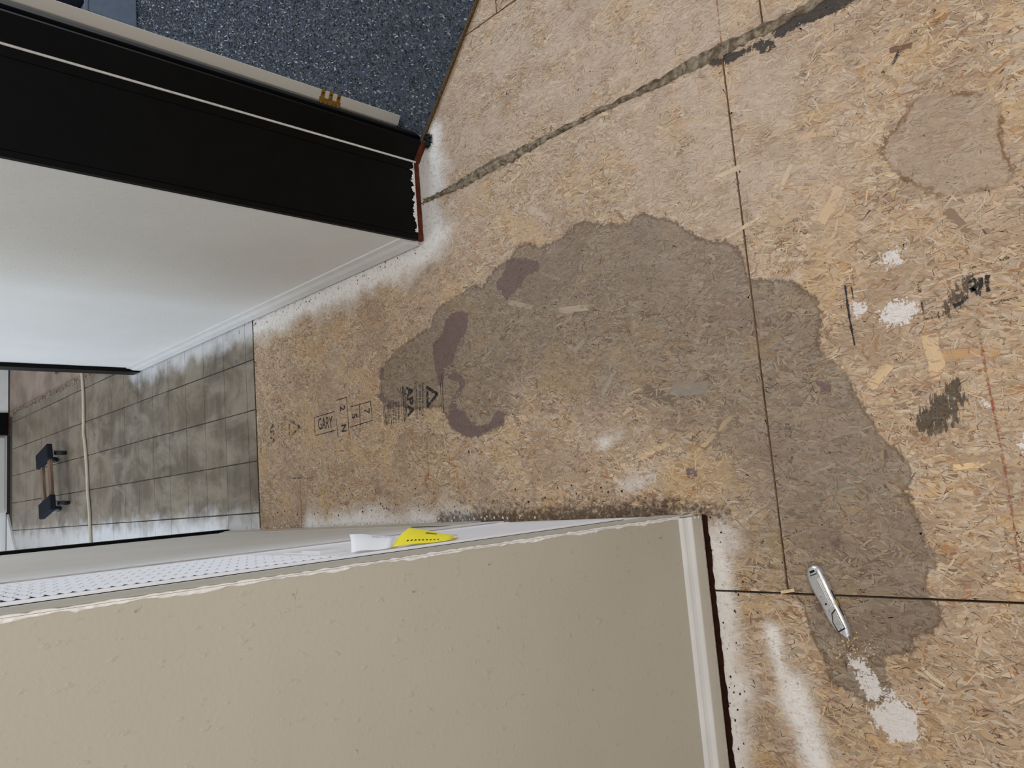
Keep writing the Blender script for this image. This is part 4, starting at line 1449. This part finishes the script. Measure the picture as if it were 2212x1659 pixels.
def kpoly(name, pts, z0, z1, mat, parent=ht_, bevel=0.0):
    return prism(name, [(x, y * SGN) for x, y in pts], z0, z1, mat, parent, bevel)


# raised side panel, long ridge, screw, hang slot, slider
kpoly('side_panel_groove', [(0.0165, 0.0125), (0.0225, 0.0005), (0.0395, -0.0062), (0.0600, -0.0040), (0.0575, 0.0125)], zt - 0.001, zt + 0.0003, M['rubber'], ht_)
kpoly('side_panel_face', [(0.0195, 0.0115), (0.0245, 0.0018), (0.0402, -0.0042), (0.0570, -0.0022), (0.0550, 0.0115)], zt - 0.0008, zt + 0.0011, M['alu'], ht_, 0.0006)
for yy in (0.0118, 0.0085, 0.0055):
    kpoly('ridge', [(-0.048, yy + 0.0009), (0.010, yy + 0.0007), (0.014, yy - 0.0006), (-0.046, yy - 0.0005)], zt - 0.0006, zt + 0.0007, M['alu'], ht_, 0.0004)
kpoly('slot_frame', [(-h2 + 0.0055, -0.0050), (-h2 + 0.0060, 0.0100), (-h2 + 0.0145, 0.0108), (-h2 + 0.0155, -0.0050)], zt - 0.002, zt + 0.0006, M['alu'], ht_, 0.0008)
kpoly('hang_slot', [(-h2 + 0.0080, -0.0030), (-h2 + 0.0084, 0.0078), (-h2 + 0.0124, 0.0084), (-h2 + 0.0130, -0.0030)], zt + 0.0004, zt + 0.0009, M['black_dull'], ht_)
kpoly('slot_step', [(-h2 + 0.0160, -0.0055), (-h2 + 0.0160, 0.0095), (-h2 + 0.0178, 0.0095), (-h2 + 0.0178, -0.0055)], zt - 0.001, zt + 0.0002, M['rubber'], ht_)
bm = bmesh.new()
lathe(bm, [(0.0046, zt - 0.001), (0.0046, zt + 0.0003)], 16, Matrix.Translation((0.003, -0.0015 * SGN, 0)))
bm_obj('screw_boss', bm, M['alu'], ht_)
bm = bmesh.new()
lathe(bm, [(0.0021, zt), (0.0021, zt + 0.0006)], 12, Matrix.Translation((0.003, -0.0015 * SGN, 0)))
bm_obj('screw', bm, M['black_dull'], ht_)
kpoly('slider_button', [(0.000, 0.0160), (0.0015, 0.0200), (0.0135, 0.0200), (0.015, 0.0160)], 0.0075, 0.0125, M['brass'], kn, 0.0008)
kpoly('slider_track', [(-0.018, 0.0155), (-0.018, 0.0180), (0.034, 0.0178), (0.034, 0.0155)], 0.0085, 0.0115, M['black_dull'], kn)

# ------------------------------------------------------------------ small debris
sa_, sb_ = fl(1688, 1279), fl(1717, 1274)
spv = np.array(sb_) - np.array(sa_)
sl = float(np.linalg.norm(spv))
so = box('wood_splinter', (-sl / 2, -0.0035, 0.0), (sl / 2, 0.003, 0.0022), M['splinter'], None, 0.0008)
so.location = ((sa_[0] + sb_[0]) / 2, (sa_[1] + sb_[1]) / 2, 0.0014)
so.rotation_euler = (0, 0, math.atan2(spv[1], spv[0]))
tag(so, 'blond wood splinter lying across the board joint by the knife', 'splinter')


def crumbs(name, spots, mat, label, cat):
    vs, fs = [], []
    for (x, y, r) in spots:
        k0 = len(vs)
        for dx, dy, dz in ((-1, -0.6, 0), (1, -0.7, 0), (0.8, 0.8, 0), (-0.7, 0.9, 0), (-0.5, -0.2, 1), (0.5, 0.2, 0.9)):
            vs.append((x + dx * r * random.uniform(0.6, 1.3), y + dy * r * random.uniform(0.6, 1.3), 0.0013 + dz * r * random.uniform(0.6, 1.1)))
        fs += [(k0, k0 + 1, k0 + 4), (k0 + 1, k0 + 5, k0 + 4), (k0 + 1, k0 + 2, k0 + 5), (k0 + 2, k0 + 3, k0 + 5), (k0 + 3, k0 + 4, k0 + 5), (k0 + 3, k0, k0 + 4)]
    o = mesh_obj(name, vs, fs, mat)
    o['kind'] = 'stuff'
    return tag(o, label, cat)


sp = [(-0.088 + abs(random.gauss(0, 0.006)), random.uniform(1.5, 3.3), random.uniform(0.0015, 0.0045)) for _ in range(70)]
crumbs('plaster_crumbs', sp, M['white_plaster'], 'white plaster crumbs along the foot of the furnace wall', 'crumbs')
sp = []
for _ in range(60):
    u, v = random.gauss(1840, 26), random.gauss(1395, 14)
    x, y = fl(u, v)
    sp.append((x, y, random.uniform(0.0008, 0.0024)))
crumbs('wood_crumbs', sp, M['splinter'], 'pale wood crumbs scattered by the tip of the knife', 'crumbs')
sp = []
for _ in range(110):
    t = random.random()
    sp.append((0.815 - abs(random.gauss(0, 0.028)), random.uniform(1.97, 4.5), random.uniform(0.001, 0.0032)))
for _ in range(60):
    sp.append((-0.05 + abs(random.gauss(0, 0.03)), random.uniform(1.2, 3.4), random.uniform(0.001, 0.0035)))
for _ in range(40):
    sp.append((random.uniform(-0.65, -0.1), 1.0 - abs(random.gauss(0, 0.03)), random.uniform(0.001, 0.003)))
crumbs('dirt_specks', sp, M['darkwood'], 'dark brown dirt specks along the hall walls', 'dirt')
